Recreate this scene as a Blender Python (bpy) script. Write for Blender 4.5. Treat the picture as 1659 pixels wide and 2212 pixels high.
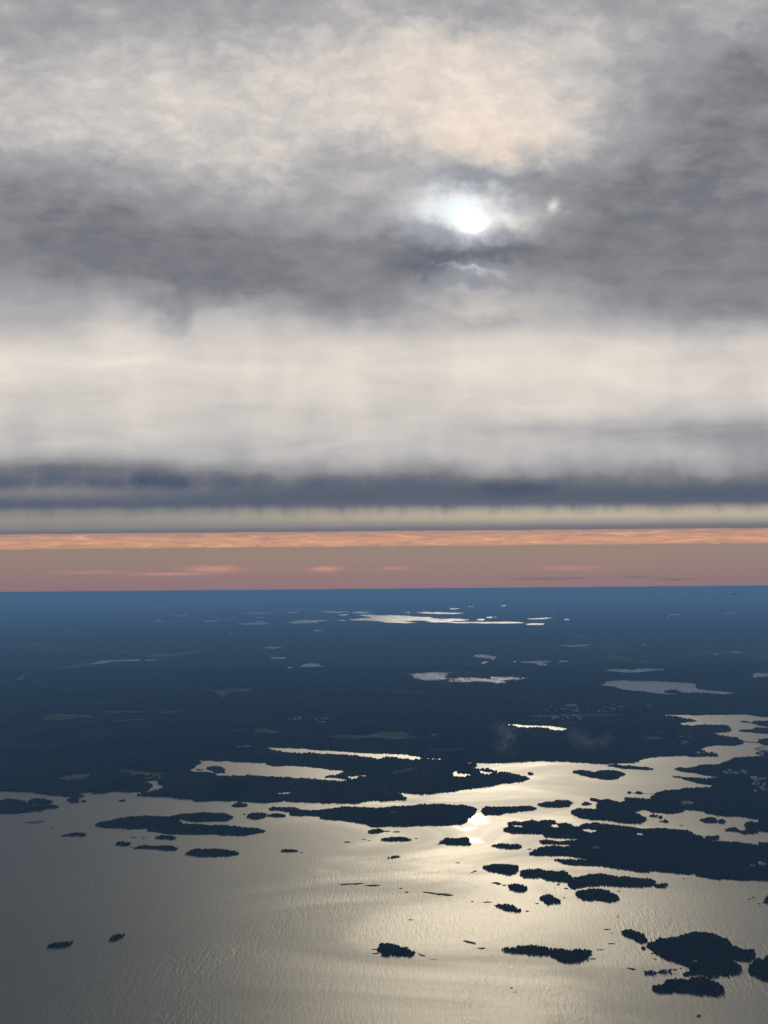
import bpy, math, random
import numpy as np
from mathutils import Matrix, Vector
from mathutils.geometry import tessellate_polygon
R = math.radians
rng = np.random.default_rng(7)
scene = bpy.context.scene
for o in list(bpy.data.objects): bpy.data.objects.remove(o)

# ------------------------------------------------------------------ camera
# traced outlines are given as photo pixels and dropped onto the real ground / treetop plane
H = 1500.0                      # camera height above the sea, metres
F = 1597.5                      # focal length in pixels of a 1659 px wide picture
CX, CY = 829.5, 1106.0
PITCH = math.atan(166/F); ROLL = math.atan(14/1659)
fwd = np.array([0, math.cos(PITCH), math.sin(PITCH)])
r0 = np.array([1.0, 0, 0]); u0 = np.array([0, -math.sin(PITCH), math.cos(PITCH)])
rgt = math.cos(ROLL)*r0 - math.sin(ROLL)*u0
up = math.cos(ROLL)*u0 + math.sin(ROLL)*r0
def ray(x, y):
    d = fwd*F + rgt*(x-CX) - up*(y-CY); return d/np.linalg.norm(d)
def drop(x, y, z=0.0):
    d = ray(x, y); dz = min(d[2], -0.004)
    t = (z-H)/dz; return np.array([d[0]*t, d[1]*t])
def azel(x, y):
    d = ray(x, y); return math.degrees(math.atan2(d[0], d[1])), math.degrees(math.atan2(d[2], abs(d[1])))
cam = bpy.data.cameras.new('camera'); camo = bpy.data.objects.new('camera', cam)
scene.collection.objects.link(camo); scene.camera = camo
camo.matrix_world = Matrix(((rgt[0], up[0], -fwd[0], 0), (rgt[1], up[1], -fwd[1], 0), (rgt[2], up[2], -fwd[2], H), (0, 0, 0, 1)))
cam.sensor_fit = 'VERTICAL'; cam.sensor_height = 36; cam.lens = 36*F/2212
cam.clip_start = 1; cam.clip_end = 900000

# ------------------------------------------------------------------ render / exposure
scene.view_settings.view_transform = 'Standard'; scene.view_settings.look = 'None'
scene.view_settings.exposure = 0; scene.view_settings.gamma = 1
scene.render.engine = 'CYCLES'
scene.cycles.volume_bounces = 2; scene.cycles.max_bounces = 6
scene.cycles.use_denoising = True
scene.cycles.sample_clamp_indirect = 4

HAZE_DEN = 3.6e-5; HAZE_COL = (.14, .31, .67)      # per metre, scattering colour

# ------------------------------------------------------------------ world: dusk sky behind a layered cloud deck
def lin(c):
    return tuple(((v/255)/12.92 if v/255 <= .04045 else ((v/255+.055)/1.055)**2.4) for v in c)
SUN_AZ, SUN_EL = azel(1030, 1765)[0], -azel(1030, 1772)[1]+6.0      # the low sun that makes the glitter
world = bpy.data.worlds.new('World'); scene.world = world; world.use_nodes = True
world.cycles.sampling_method = 'MANUAL'; world.cycles.sample_map_resolution = 512
WT = world.node_tree; WT.nodes.clear()
def nd(t, kind, **kw):
    n = t.nodes.new(kind)
    for k, v in kw.items(): setattr(n, k, v)
    return n
def M(t, op, a, b=None, c=None, clamp=False):
    n = nd(t, 'ShaderNodeMath', operation=op, use_clamp=clamp)
    for i, v in enumerate((a, b, c)):
        if v is None: continue
        if hasattr(v, 'is_output') or isinstance(v, bpy.types.NodeSocket): t.links.new(v, n.inputs[i])
        else: n.inputs[i].default_value = v
    return n.outputs[0]
def VM(t, op, a, b=None):
    n = nd(t, 'ShaderNodeVectorMath', operation=op)
    for i, v in enumerate((a, b)):
        if v is None: continue
        if isinstance(v, bpy.types.NodeSocket): t.links.new(v, n.inputs[i])
        else: n.inputs[i].default_value = v
    return n.outputs[0] if op not in ('LENGTH', 'DOT_PRODUCT') else n.outputs['Value']
def combine(t, x, y, z=0.0):
    n = nd(t, 'ShaderNodeCombineXYZ')
    for i, v in enumerate((x, y, z)):
        if isinstance(v, bpy.types.NodeSocket): t.links.new(v, n.inputs[i])
        else: n.inputs[i].default_value = v
    return n.outputs[0]
def noise(t, vec, scale, detail=4, rough=.5, dist=0.0, color=False, dim='2D'):
    n = nd(t, 'ShaderNodeTexNoise', noise_dimensions=dim); t.links.new(vec, n.inputs['Vector'])
    n.inputs['Scale'].default_value = scale; n.inputs['Detail'].default_value = detail
    n.inputs['Roughness'].default_value = rough; n.inputs['Distortion'].default_value = dist
    return n.outputs['Color'] if color else n.outputs['Fac']
def ramp(t, fac, stops, interp='LINEAR'):
    n = nd(t, 'ShaderNodeValToRGB'); n.color_ramp.interpolation = interp
    e = n.color_ramp.elements
    while len(e) > 1: e.remove(e[-1])
    stops = sorted(stops, key=lambda s: s[0]); e[0].position = stops[0][0]
    def col(c): return (c, c, c, 1) if not isinstance(c, (tuple, list)) else (*c[:3], 1)
    e[0].color = col(stops[0][1])
    for p, c in stops[1:]:
        q = e.new(p); q.color = col(c)
    if isinstance(fac, bpy.types.NodeSocket): t.links.new(fac, n.inputs[0])
    return n.outputs[0]
def mixc(t, fac, a, b, mode='MIX'):
    n = nd(t, 'ShaderNodeMix', data_type='RGBA', blend_type=mode)
    for s, v in ((n.inputs[0], fac), (n.inputs[6], a), (n.inputs[7], b)):
        if isinstance(v, bpy.types.NodeSocket): t.links.new(v, s)
        elif isinstance(v, (tuple, list)): s.default_value = (*v[:3], 1)
        else: s.default_value = v
    return n.outputs[2]
def smooth(t, x, a, b):
    n = nd(t, 'ShaderNodeMapRange', interpolation_type='SMOOTHSTEP', clamp=True)
    t.links.new(x, n.inputs[0]); n.inputs[1].default_value = a; n.inputs[2].default_value = b
    return n.outputs[0]

def build_world():
    t = WT
    geo = nd(t, 'ShaderNodeTexCoord').outputs['Generated']
    sep = nd(t, 'ShaderNodeSeparateXYZ'); t.links.new(geo, sep.inputs[0])
    X, Y, Z = sep.outputs
    az = M(t, 'MULTIPLY', M(t, 'ARCTAN2', X, Y), 180/math.pi)
    el = M(t, 'MULTIPLY', M(t, 'ARCTANGENT', M(t, 'DIVIDE', Z, M(t, 'MAXIMUM', M(t, 'ABSOLUTE', Y), .05))), 180/math.pi)   # a straight-edged deck ahead
    P = combine(t, az, el)
    # cloud-ceiling coordinates: the deck recedes towards the horizon
    zc = M(t, 'ADD', M(t, 'MAXIMUM', Z, 0.0), 0.22)
    C = combine(t, M(t, 'DIVIDE', X, zc), M(t, 'DIVIDE', Y, zc))
    # warp for ragged cloud edges
    w1 = VM(t, 'SUBTRACT', noise(t, combine(t, M(t, 'MULTIPLY', az, .7), el), .16, 4, .55, color=True), (.5, .5, .5))
    w2 = VM(t, 'SUBTRACT', noise(t, combine(t, M(t, 'MULTIPLY', az, .75), el), .75, 4, .55, color=True), (.5, .5, .5))
    Pw = VM(t, 'ADD', P, VM(t, 'ADD', VM(t, 'MULTIPLY', w1, (5, 2.6, 0)), VM(t, 'MULTIPLY', w2, (2.4, 1.5, 0))))
    cache = {}
    def split_uv(v):
        if v not in cache:
            q = nd(t, 'ShaderNodeSeparateXYZ'); t.links.new(v, q.inputs[0]); cache[v] = (q.outputs[0], q.outputs[1])
        return cache[v]
    def blob(acc, x, y, sx, sy, amp, rot=0, vec=None, power=2):
        a, e = azel(x, y); k = 1/27.9
        mp = nd(t, 'ShaderNodeMapping', vector_type='TEXTURE')
        uu, vv = split_uv(vec or Pw)       # the running sum rides along in z so that the blobs are evaluated one after another
        t.links.new(combine(t, uu, vv, acc), mp.inputs[0])
        mp.inputs[1].default_value = (a, e, 0); mp.inputs[2].default_value = (0, 0, R(rot)); mp.inputs[3].default_value = (sx*k, sy*k, 1e7)
        L = VM(t, 'LENGTH', mp.outputs[0])
        g = M(t, 'EXPONENT', M(t, 'MULTIPLY', M(t, 'POWER', L, power), -1.0))
        return M(t, 'MULTIPLY_ADD', g, amp, acc)
    # base brightness by height above the horizon
    EMAX = 60.0
    def ey(y): return max(0, azel(830, y)[1])/EMAX
    sw = M(t, 'MULTIPLY', VM(t, 'DOT_PRODUCT', VM(t, 'SUBTRACT', noise(t, combine(t, M(t, 'MULTIPLY', az, .45), M(t, 'MULTIPLY', el, .6)), .35, 3, .5, color=True), (.5, .5, .5)), (1, 0, 0)), 2.2)
    fine = M(t, 'MULTIPLY', M(t, 'SUBTRACT', noise(t, combine(t, az, M(t, 'MULTIPLY', el, .6)), .8, 3, .5), .5), .6)
    elw = M(t, 'ADD', el, M(t, 'MULTIPLY', M(t, 'ADD', sw, fine), smooth(t, el, 5.5, 9.5)))
    V = ramp(t, M(t, 'DIVIDE', elw, EMAX), [(ey(y), v) for y, v in (
        (1090, .11), (1064, .03), (1040, .18), (1018, .44), (985, .68), (930, .78), (860, .85), (790, .93), (740, .84), (690, .64),
        (620, .53), (500, .55), (390, .60), (300, .66), (180, .68), (60, .60), (0, .58), (-300, .40), (-900, .25))], 'B_SPLINE')
    Pv = VM(t, 'ADD', P, VM(t, 'MULTIPLY', w2, (2.5, .5, 0)))
    for b in BLOBS: V = blob(V, *b, vec=Pw if b[1] < 860 else Pv)
    V = M(t, 'SMOOTH_MAX', V, M(t, 'MULTIPLY_ADD', smooth(t, el, 14, 20), .72, -.43), .08)
    # structure inside the clouds
    n1 = M(t, 'SUBTRACT', noise(t, C, 3.0, 6, .58, .12), .5)
    n2 = M(t, 'SUBTRACT', noise(t, VM(t, 'MULTIPLY', C, (1, 1.35, 1)), 12.0, 5, .6, .1), .5)
    n4 = M(t, 'SUBTRACT', noise(t, combine(t, M(t, 'MULTIPLY', az, .35), el), .9, 5, .6, .2), .5)
    hi = smooth(t, el, 15, 24); vir = M(t, 'MULTIPLY', smooth(t, el, 8, 11), M(t, 'SUBTRACT', 1.0, smooth(t, el, 16, 26)))
    V = M(t, 'MULTIPLY_ADD', M(t, 'MULTIPLY', n1, hi), .22, V)
    V = M(t, 'MULTIPLY_ADD', M(t, 'MULTIPLY', n2, smooth(t, el, 24, 30)), .30, V)
    V = M(t, 'MULTIPLY_ADD', M(t, 'MULTIPLY', n4, hi), .16, V)
    n6 = noise(t, VM(t, 'MULTIPLY', VM(t, 'ADD', P, VM(t, 'MULTIPLY', w2, (2.0, 1.2, 0))), (.42, 1.05, 0)), .62, 3, .55)
    n6 = M(t, 'SUBTRACT', M(t, 'MULTIPLY', M(t, 'ABSOLUTE', M(t, 'SUBTRACT', n6, .5)), 2.0), .16)
    V = M(t, 'MULTIPLY_ADD', M(t, 'MULTIPLY', n6, M(t, 'MULTIPLY', smooth(t, el, 25, 29), smooth(t, V, .48, .66))), .24, V)
    n3 = M(t, 'SUBTRACT', noise(t, combine(t, az, M(t, 'MULTIPLY', el, .5)), .20, 2, .45, .5), .5)
    V = M(t, 'MULTIPLY_ADD', M(t, 'MULTIPLY', n3, vir), .18, V)
    n5 = M(t, 'SUBTRACT', noise(t, combine(t, M(t, 'MULTIPLY', az, .25), el), .55, 4, .5, .3), .5)
    V = M(t, 'MULTIPLY_ADD', M(t, 'MULTIPLY', n5, vir), .26, V)
    # opening round the sun
    Ps = VM(t, 'ADD', P, VM(t, 'MULTIPLY', w2, (2.6, 1.6, 0)))
    for b in SUNBLOBS: V = blob(V, *b, vec=Ps)
    Vh = M(t, 'MULTIPLY', V, .5)
    gray = ramp(t, Vh, [(p/2, lin(c)) for p, c in (
        (0, (68, 82, 104)), (.15, (98, 104, 118)), (.25, (119, 120, 127)), (.34, (137, 138, 143)), (.5, (158, 158, 162)), (.7, (190, 187, 186)),
        (.88, (218, 210, 203)), (1.05, (238, 228, 218)), (1.3, (246, 244, 240)), (1.7, (255, 255, 255)))])
    # cool and warm tints
    warm = 0.0
    for b in WARM: warm = blob(warm, *b, vec=Pv)
    gray = mixc(t, M(t, 'MULTIPLY', warm, smooth(t, V, .45, .9)), gray, mixc(t, 1.0, gray, (1.07, .955, .85), 'MULTIPLY'))
    cool = blob(0.0, 985, 455, 115, 66, 1.2, vec=Ps)
    cool = blob(cool, 1000, 585, 110, 28, .5, vec=Ps)
    gray = mixc(t, M(t, 'MINIMUM', cool, 1.0), gray, mixc(t, 1.0, gray, (.84, .97, 1.10), 'MULTIPLY'))
    # clear strip under the deck
    streak = M(t, 'SUBTRACT', noise(t, combine(t, M(t, 'MULTIPLY', az, .10), el), 4.2, 5, .62, .5), .5)
    edge = M(t, 'MULTIPLY', M(t, 'SUBTRACT', noise(t, combine(t, az, 0.0), .35, 4, .55), .5), .14)
    E2 = 8.0
    def e2(y): return azel(830, y)[1]/E2
    elb = M(t, 'DIVIDE', M(t, 'ADD', M(t, 'ADD', el, edge), M(t, 'MULTIPLY', streak, .05)), E2)
    low = ramp(t, elb, [(max(0, e2(y)), lin(c)) for y, c in (
        (1271, (141, 116, 121)), (1252, (143, 117, 121)), (1228, (147, 123, 120)), (1200, (149, 129, 121)), (1181, (147, 129, 119)),
        (1178, (190, 146, 124)), (1170, (206, 153, 127)), (1160, (198, 148, 126)), (1152, (178, 140, 128)),
        (1148.5, (168, 138, 130)), (1146, (104, 107, 119)), (1139, (118, 119, 127)), (1129, (158, 151, 145)),
        (1118, (188, 174, 154)), (1108, (180, 169, 153)), (1098, (140, 138, 137)), (1088, (98, 104, 118)), (1078, (76, 89, 110)))])
    # the pale band is greyer on the left and has a hanging fringe
    lb = M(t, 'MULTIPLY', smooth(t, el, azel(830, 1146)[1], azel(830, 1130)[1]), M(t, 'SUBTRACT', 1.0, smooth(t, az, -26, 16)))
    low = mixc(t, M(t, 'MULTIPLY', lb, .75), low, lin((128, 128, 130)))
    fr = noise(t, combine(t, az, M(t, 'MULTIPLY', el, .35)), .5, 5, .65)
    fz = M(t, 'MULTIPLY', smooth(t, el, azel(830, 1125)[1], azel(830, 1092)[1]), smooth(t, fr, .38, .75))
    low = mixc(t, M(t, 'MULTIPLY', fz, .8), low, lin((112, 114, 122)))
    # orange wisps
    wm = M(t, 'MULTIPLY', smooth(t, el, azel(830, 1184)[1], azel(830, 1176)[1]), M(t, 'SUBTRACT', 1.0, smooth(t, el, azel(830, 1154)[1], azel(830, 1146)[1])))
    st = smooth(t, streak, .02, .16)
    low = mixc(t, M(t, 'MULTIPLY', M(t, 'MULTIPLY', wm, st), .6), low, lin((158, 128, 124)))
    st2 = smooth(t, M(t, 'MULTIPLY', streak, -1), .03, .2)
    low = mixc(t, M(t, 'MULTIPLY', M(t, 'MULTIPLY', wm, st2), .6), low, lin((234, 178, 142)))
    # small pink clouds and a far row of grey ones
    Pl = VM(t, 'ADD', P, VM(t, 'MULTIPLY', VM(t, 'SUBTRACT', noise(t, combine(t, az, M(t, 'MULTIPLY', el, 3.5)), 1.1, 5, .65, color=True), (.5, .5, .5)), (1.2, .25, 0)))
    pk = 0.0
    for b in ((460, 1229, 50, 6.0, 1.0), (370, 1240, 65, 2.6, .8), (703, 1229, 30, 5.5, .9), (850, 1228, 26, 3.5, .55), (1230, 1227, 60, 5, .45), (200, 1236, 70, 3, .4)):
        pk = blob(pk, *b, vec=Pl)
    low = mixc(t, M(t, 'MINIMUM', pk, .85), low, lin((200, 143, 130)))
    gk = 0.0
    for b in ((1128, 1251, 22, 1.6, .7), (1180, 1250, 36, 2.6, 1.0), (1250, 1249, 28, 1.6, .7), (1372, 1246.5, 24, 2.4, .8), (1456, 1252, 36, 2.3, .8), (1430, 1247, 22, 1.2, .45), (1590, 1253, 40, 1.5, .4), (150, 1274, 20, 1.5, .4)):
        gk = blob(gk, *b, vec=Pl)
    low = mixc(t, M(t, 'MINIMUM', gk, .75), low, lin((108, 102, 112)))
    cover = smooth(t, M(t, 'MULTIPLY_ADD', M(t, 'SUBTRACT', fr, .5), .5, el), azel(830, 1101)[1], azel(830, 1084)[1])
    sky = mixc(t, cover, low, gray)
    # away from the sunset the deck is darker and greyer; below the horizon dusk-blue
    az_abs = M(t, 'ABSOLUTE', az)
    away = smooth(t, az_abs, 45, 110)
    sky = mixc(t, M(t, 'MULTIPLY', away, .85), sky, (.10, .115, .14))
    sky = mixc(t, M(t, 'SUBTRACT', 1.0, smooth(t, el, -1.0, -.05)), sky, (.10, .12, .15))
    # the sun's bright core burning through
    core = blob(0.0, 1018, 482, 25, 16, 1.3, vec=P, power=2)
    core = blob(core, 1000, 462, 85, 42, .16, vec=Ps)
    core = blob(core, 1195, 445, 10, 9, .12, vec=P)
    sky = mixc(t, 1.0, sky, combine(t, core, core, M(t, 'MULTIPLY', core, 1.0)), 'ADD')
    # faint clear-sky light above the deck
    ns = nd(t, 'ShaderNodeTexSky', sky_type='NISHITA', sun_disc=False)
    ns.sun_elevation = R(SUN_EL); ns.sun_rotation = R(SUN_AZ)
    b1 = nd(t, 'ShaderNodeBackground'); t.links.new(sky, b1.inputs[0]); b1.inputs[1].default_value = 1.0
    b2 = nd(t, 'ShaderNodeBackground'); t.links.new(ns.outputs[0], b2.inputs[0]); b2.inputs[1].default_value = .05
    ms = nd(t, 'ShaderNodeMixShader'); ms.inputs[0].default_value = .015
    t.links.new(b1.outputs[0], ms.inputs[1]); t.links.new(b2.outputs[0], ms.inputs[2])
    out = nd(t, 'ShaderNodeOutputWorld'); t.links.new(ms.outputs[0], out.inputs[0])
# dark and light masses of the deck: photo position, half-sizes in photo pixels, strength, tilt
BLOBS = [
    (-80, 410, 300, 95, -.20, -14), (240, 520, 520, 95, -.17, -5), (640, 570, 330, 60, -.10), (250, 410, 200, 40, -.06, -12), (420, 520, 260, 60, -.08, -3), (600, 600, 230, 60, -.14, -4), (720, 550, 300, 48, -.22),
    (860, 545, 130, 42, -.12), (100, 560, 240, 60, -.05), (780, 655, 130, 40, -.18), (385, 690, 36, 60, -.20),
    (800, 350, 120, 30, -.10), (1150, 400, 110, 30, -.16), (1330, 440, 180, 75, -.20), (1450, 540, 280, 80, -.30), (1640, 330, 230, 190, -.26), (1610, 170, 150, 100, -.18), (1450, 280, 120, 120, -.10, 30),
    (1240, 560, 160, 45, -.12), (1620, 660, 160, 60, -.26), (1350, 640, 110, 40, -.10),
    (1000, 140, 280, 130, .14), (1070, 300, 170, 55, .30), (1180, 200, 130, 120, .08), (960, 190, 200, 70, .10), (300, 220, 420, 100, .16), (620, 330, 260, 60, .06), (100, 110, 220, 60, -.05), (1560, 40, 70, 40, .20), (1290, 60, 120, 90, .08), (1330, 200, 80, 110, -.06),
    (800, 180, 260, 90, .08), (540, 30, 300, 40, -.08), (1060, 15, 240, 30, -.12), (1020, 655, 170, 26, .16), (1030, 695, 90, 14, -.10),
    (1500, 925, 260, 32, -.20), (1640, 950, 120, 36, -.20), (1120, 920, 140, 12, -.06), (60, 1010, 280, 24, -.24), (330, 1035, 260, 30, -.16),
    (200, 1010, 160, 18, -.08), (130, 1064, 330, 16, .24), (740, 1035, 70, 16, -.10), (1110, 1048, 80, 18, -.14), (720, 910, 90, 60, .03),
    (150, 770, 260, 70, .06), (260, 700, 40, 60, .12), (450, 720, 60, 50, .08), (520, 690, 60, 30, .06), (1150, 790, 240, 60, .05),
]
SUNBLOBS = [
    (1000, 452, 125, 50, .44), (1025, 480, 46, 28, .40), (1115, 478, 70, 20, .28), (930, 455, 70, 26, .22), (955, 500, 90, 14, -.14, -14),
    (1000, 380, 60, 20, -.22), (1090, 385, 80, 22, -.12), (1000, 425, 60, 22, .14), (1050, 542, 110, 18, -.20), (1010, 583, 75, 7, .30, -10), (930, 565, 90, 22, -.14),
    (1195, 446, 15, 12, .36), (1060, 350, 50, 16, .10), (1000, 625, 60, 9, .10),
]
WARM = [(1065, 315, 150, 60, .55), (950, 180, 220, 110, .30), (1000, 800, 700, 110, .10), (1100, 1110, 600, 30, .6), (1040, 660, 140, 30, .5)]
build_world()

# ------------------------------------------------------------------ the one sun, low and veiled
sl = bpy.data.lights.new('sun', 'SUN'); sl.energy = 4.2; sl.angle = R(17.0); sl.color = (1.0, .85, .60)
so = bpy.data.objects.new('sun', sl); scene.collection.objects.link(so)
sd = Vector((math.sin(R(SUN_AZ))*math.cos(R(SUN_EL)), math.cos(R(SUN_AZ))*math.cos(R(SUN_EL)), math.sin(R(SUN_EL))))
so.rotation_euler = sd.to_track_quat('Z', 'Y').to_euler(); so.location = (0, 0, H+200)

# ------------------------------------------------------------------ materials
def mat(name, base=(.1, .1, .1), rough=.8):
    m = bpy.data.materials.new(name); m.use_nodes = True
    p = m.node_tree.nodes['Principled BSDF']; p.inputs['Base Color'].default_value = (*base, 1)
    p.inputs['Roughness'].default_value = rough; p.inputs['Specular IOR Level'].default_value = 0.0
    return m, m.node_tree, p
def pos(t): return nd(t, 'ShaderNodeNewGeometry').outputs['Position']
def noisy(name, c0, c1, scale, rough=.9, lo=.35, hi=.65, detail=4):
    m, t, p = mat(name, rough=rough)
    f = smooth(t, noise(t, pos(t), scale, detail, .55, dim='3D'), lo, hi)
    t.links.new(mixc(t, f, c0, c1), p.inputs['Base Color']); return m
M_needles = noisy('forest_green', (.004, .007, .005), (.014, .020, .010), .03)
M_needles2 = noisy('mainland_forest', (.003, .006, .005), (.022, .028, .017), .0022, lo=.3, hi=.72, detail=7)
M_far_needles = noisy('distant_forest_green', (.012, .020, .014), (.030, .042, .024), .004)
M_rock = noisy('shore_rock', (.05, .05, .045), (.16, .15, .13), .08)
M_reef = noisy('bare_rock', (.03, .03, .028), (.11, .10, .09), .12)
M_field = noisy('meadow', (.022, .032, .02), (.055, .06, .04), .006)
M_pale = noisy('gravel_yard', (.04, .045, .04), (.16, .15, .13), .012)
def ground_material():
    m, t, p = mat('land', rough=.95); q = pos(t)
    s1 = VM(t, 'MULTIPLY', q, (1, .45, 0))
    n1 = noise(t, s1, .0009, 6, .6, .4, dim='2D'); n2 = noise(t, q, .0045, 5, .6, dim='2D'); n3 = noise(t, s1, .00022, 4, .5, dim='2D')
    c = mixc(t, smooth(t, n2, .35, .7), (.004, .008, .006), (.018, .026, .016))
    f = M(t, 'MULTIPLY', smooth(t, n1, .60, .70), smooth(t, n3, .42, .60))
    c = mixc(t, M(t, 'MULTIPLY', f, .8), c, (.07, .085, .055))
    town = M(t, 'MULTIPLY', smooth(t, noise(t, q, .012, 4, .7, dim='2D'), .60, .72), smooth(t, n3, .50, .60))
    c = mixc(t, M(t, 'MULTIPLY', town, .6), c, (.17, .165, .15))
    t.links.new(c, p.inputs['Base Color']); return m
M_ground = ground_material()
def water_material(name, calm=False):
    m = bpy.data.materials.new(name); m.use_nodes = True; t = m.node_tree; t.nodes.clear(); q = pos(t)
    p = nd(t, 'ShaderNodeBsdfPrincipled'); p.inputs['Base Color'].default_value = (.028, .040, .050, 1)
    p.inputs['IOR'].default_value = 1.333; p.inputs['Specular IOR Level'].default_value = .5
    out = nd(t, 'ShaderNodeOutputMaterial'); t.links.new(p.outputs[0], out.inputs[0])
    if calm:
        p.inputs['Base Color'].default_value = (.075, .08, .078, 1)  # diffuse base raised so lakes look paler, standing in for bright sky reflection
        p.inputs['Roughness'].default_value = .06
        nn = VM(t, 'SUBTRACT', noise(t, q, .045, 1, .5, color=True, dim='2D'), (.5, .5, .5))
        nv = VM(t, 'NORMALIZE', VM(t, 'ADD', VM(t, 'MULTIPLY', nn, (.26, .26, 0)), (0, 0, 1)))
        t.links.new(nv, p.inputs['Normal']); return m
    sep = nd(t, 'ShaderNodeSeparateXYZ'); t.links.new(q, sep.inputs[0]); X, Y, _ = sep.outputs
    # sheltered water is smoother, open water rougher; slicks drawn out down-wind
    slick = noise(t, VM(t, 'MULTIPLY', q, (.45, 1.0, 0)), .0016, 4, .55, .9, dim='2D')
    sl = smooth(t, slick, .35, .7)
    rough = M(t, 'MULTIPLY_ADD', sl, -.09, .58)
    shelter = 0.0
    for (px, py, sx, sy) in ((1029, 1769, 14, 7), (1027, 1815, 11, 4), (1008, 1788, 16, 2.5)):
        a = drop(px, py); bx = drop(px+sx, py)-a; by = drop(px, py-sy)-a
        mp = nd(t, 'ShaderNodeMapping', vector_type='TEXTURE')
        t.links.new(VM(t, 'ADD', q, VM(t, 'MULTIPLY', VM(t, 'SUBTRACT', noise(t, q, .012, 3, .6, color=True, dim='2D'), (.5, .5, .5)), (90, 260, 0))), mp.inputs[0])
        mp.inputs[1].default_value = (a[0], a[1], 0); mp.inputs[3].default_value = (abs(bx[0]), abs(by[1]), 1e9)
        L = VM(t, 'LENGTH', mp.outputs[0])
        shelter = M(t, 'ADD', M(t, 'EXPONENT', M(t, 'MULTIPLY', M(t, 'POWER', L, 2.0), -1.0)), shelter)
    shelter = M(t, 'MINIMUM', shelter, 1.0)
    rough = M(t, 'MULTIPLY', rough, M(t, 'MULTIPLY_ADD', shelter, -.80, 1.0))
    t.links.new(rough, p.inputs['Roughness'])
    # long crested waves running nearly along the view, short chop on top
    rot = nd(t, 'ShaderNodeMapping'); t.links.new(q, rot.inputs[0]); rot.inputs[2].default_value = (0, 0, R(4))
    big = noise(t, VM(t, 'MULTIPLY', rot.outputs[0], (1, .24, 0)), .046, 3, .55, .2, dim='2D')
    small = noise(t, VM(t, 'MULTIPLY', rot.outputs[0], (1, .35, 0)), .13, 2, .5, .3, dim='2D')
    patch = smooth(t, noise(t, VM(t, 'MULTIPLY', q, (1, .5, 0)), .0011, 4, .6, 1.2, dim='2D'), .40, .62)
    rid = M(t, 'POWER', M(t, 'SUBTRACT', 1.0, M(t, 'MULTIPLY', M(t, 'ABSOLUTE', M(t, 'SUBTRACT', big, .5)), 4.0), clamp=True), 1.4)
    near = M(t, 'SUBTRACT', 1.0, smooth(t, Y, 3000, 7500))
    h = M(t, 'MULTIPLY', M(t, 'ADD', M(t, 'MULTIPLY', rid, 1.5), M(t, 'MULTIPLY', small, .9)), M(t, 'MULTIPLY', near, M(t, 'MULTIPLY_ADD', patch, .6, .45)))
    b = nd(t, 'ShaderNodeBump'); b.inputs['Strength'].default_value = 1.0; b.inputs['Distance'].default_value = WAVE
    t.links.new(h, b.inputs['Height']); t.links.new(b.outputs[0], p.inputs['Normal'])
    return m
WAVE = .36
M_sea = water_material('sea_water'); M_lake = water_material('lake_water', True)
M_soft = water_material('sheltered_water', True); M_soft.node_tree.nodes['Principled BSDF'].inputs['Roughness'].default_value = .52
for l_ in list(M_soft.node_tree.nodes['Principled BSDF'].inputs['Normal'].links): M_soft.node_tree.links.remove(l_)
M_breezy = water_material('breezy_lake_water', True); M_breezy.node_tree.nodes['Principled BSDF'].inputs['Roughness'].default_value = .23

# ------------------------------------------------------------------ mesh helpers
def link_mesh(name, verts, faces, material, parent=None, smooth_shade=False):
    me = bpy.data.meshes.new(name); verts = np.asarray(verts, dtype=np.float32)
    if isinstance(faces, np.ndarray):
        me.vertices.add(len(verts)); me.vertices.foreach_set('co', verts.ravel())
        n = len(faces); k = faces.shape[1]
        me.loops.add(n*k); me.loops.foreach_set('vertex_index', faces.ravel().astype(np.int32))
        me.polygons.add(n); me.polygons.foreach_set('loop_start', np.arange(0, n*k, k, dtype=np.int32))
        me.update(calc_edges=True)
    else:
        me.from_pydata([tuple(v) for v in verts], [], [tuple(f) for f in faces]); me.update()
    me.materials.append(material)
    o = bpy.data.objects.new(name, me); scene.collection.objects.link(o)
    if parent is not None: o.parent = parent
    return o
def set_props(o, label=None, cat=None, kind=None, group=None):
    for k, v in (('label', label), ('category', cat), ('kind', kind), ('group', group)):
        if v: o[k] = v
    return o
def empty(name, loc, label, cat, group=None):
    o = bpy.data.objects.new(name, None); scene.collection.objects.link(o); o.location = loc; o.empty_display_size = 20
    return set_props(o, label, cat, group=group)
CROP = dict(A=(0, 2240), B=(1000, 2240), C=(2000, 2240), D=(0, 2740), E=(1000, 2740), F=(2000, 2740), G=(0, 3000), H=(1000, 3100), I=(2000, 3100), J=(0, 3500), K=(1000, 3500), L=(2000, 3500))
def px(c, s):
    """outline as 'x,y x,y' in an enlarged crop of the photo -> pixels of the 1659 px picture (a letter before a point switches crop)"""
    out = []
    for w in s.split():
        if w[0].isalpha(): c = w[0]; w = w[1:]
        x, y = map(float, w.split(',')); ox, oy = CROP[c]
        out.append(((x/1.659+ox)*.553, (y/1.659+oy)*.553))
    return np.array(out)
def area2(p): return .5*np.sum(p[:, 0]*np.roll(p[:, 1], -1)-np.roll(p[:, 0], -1)*p[:, 1])
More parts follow.
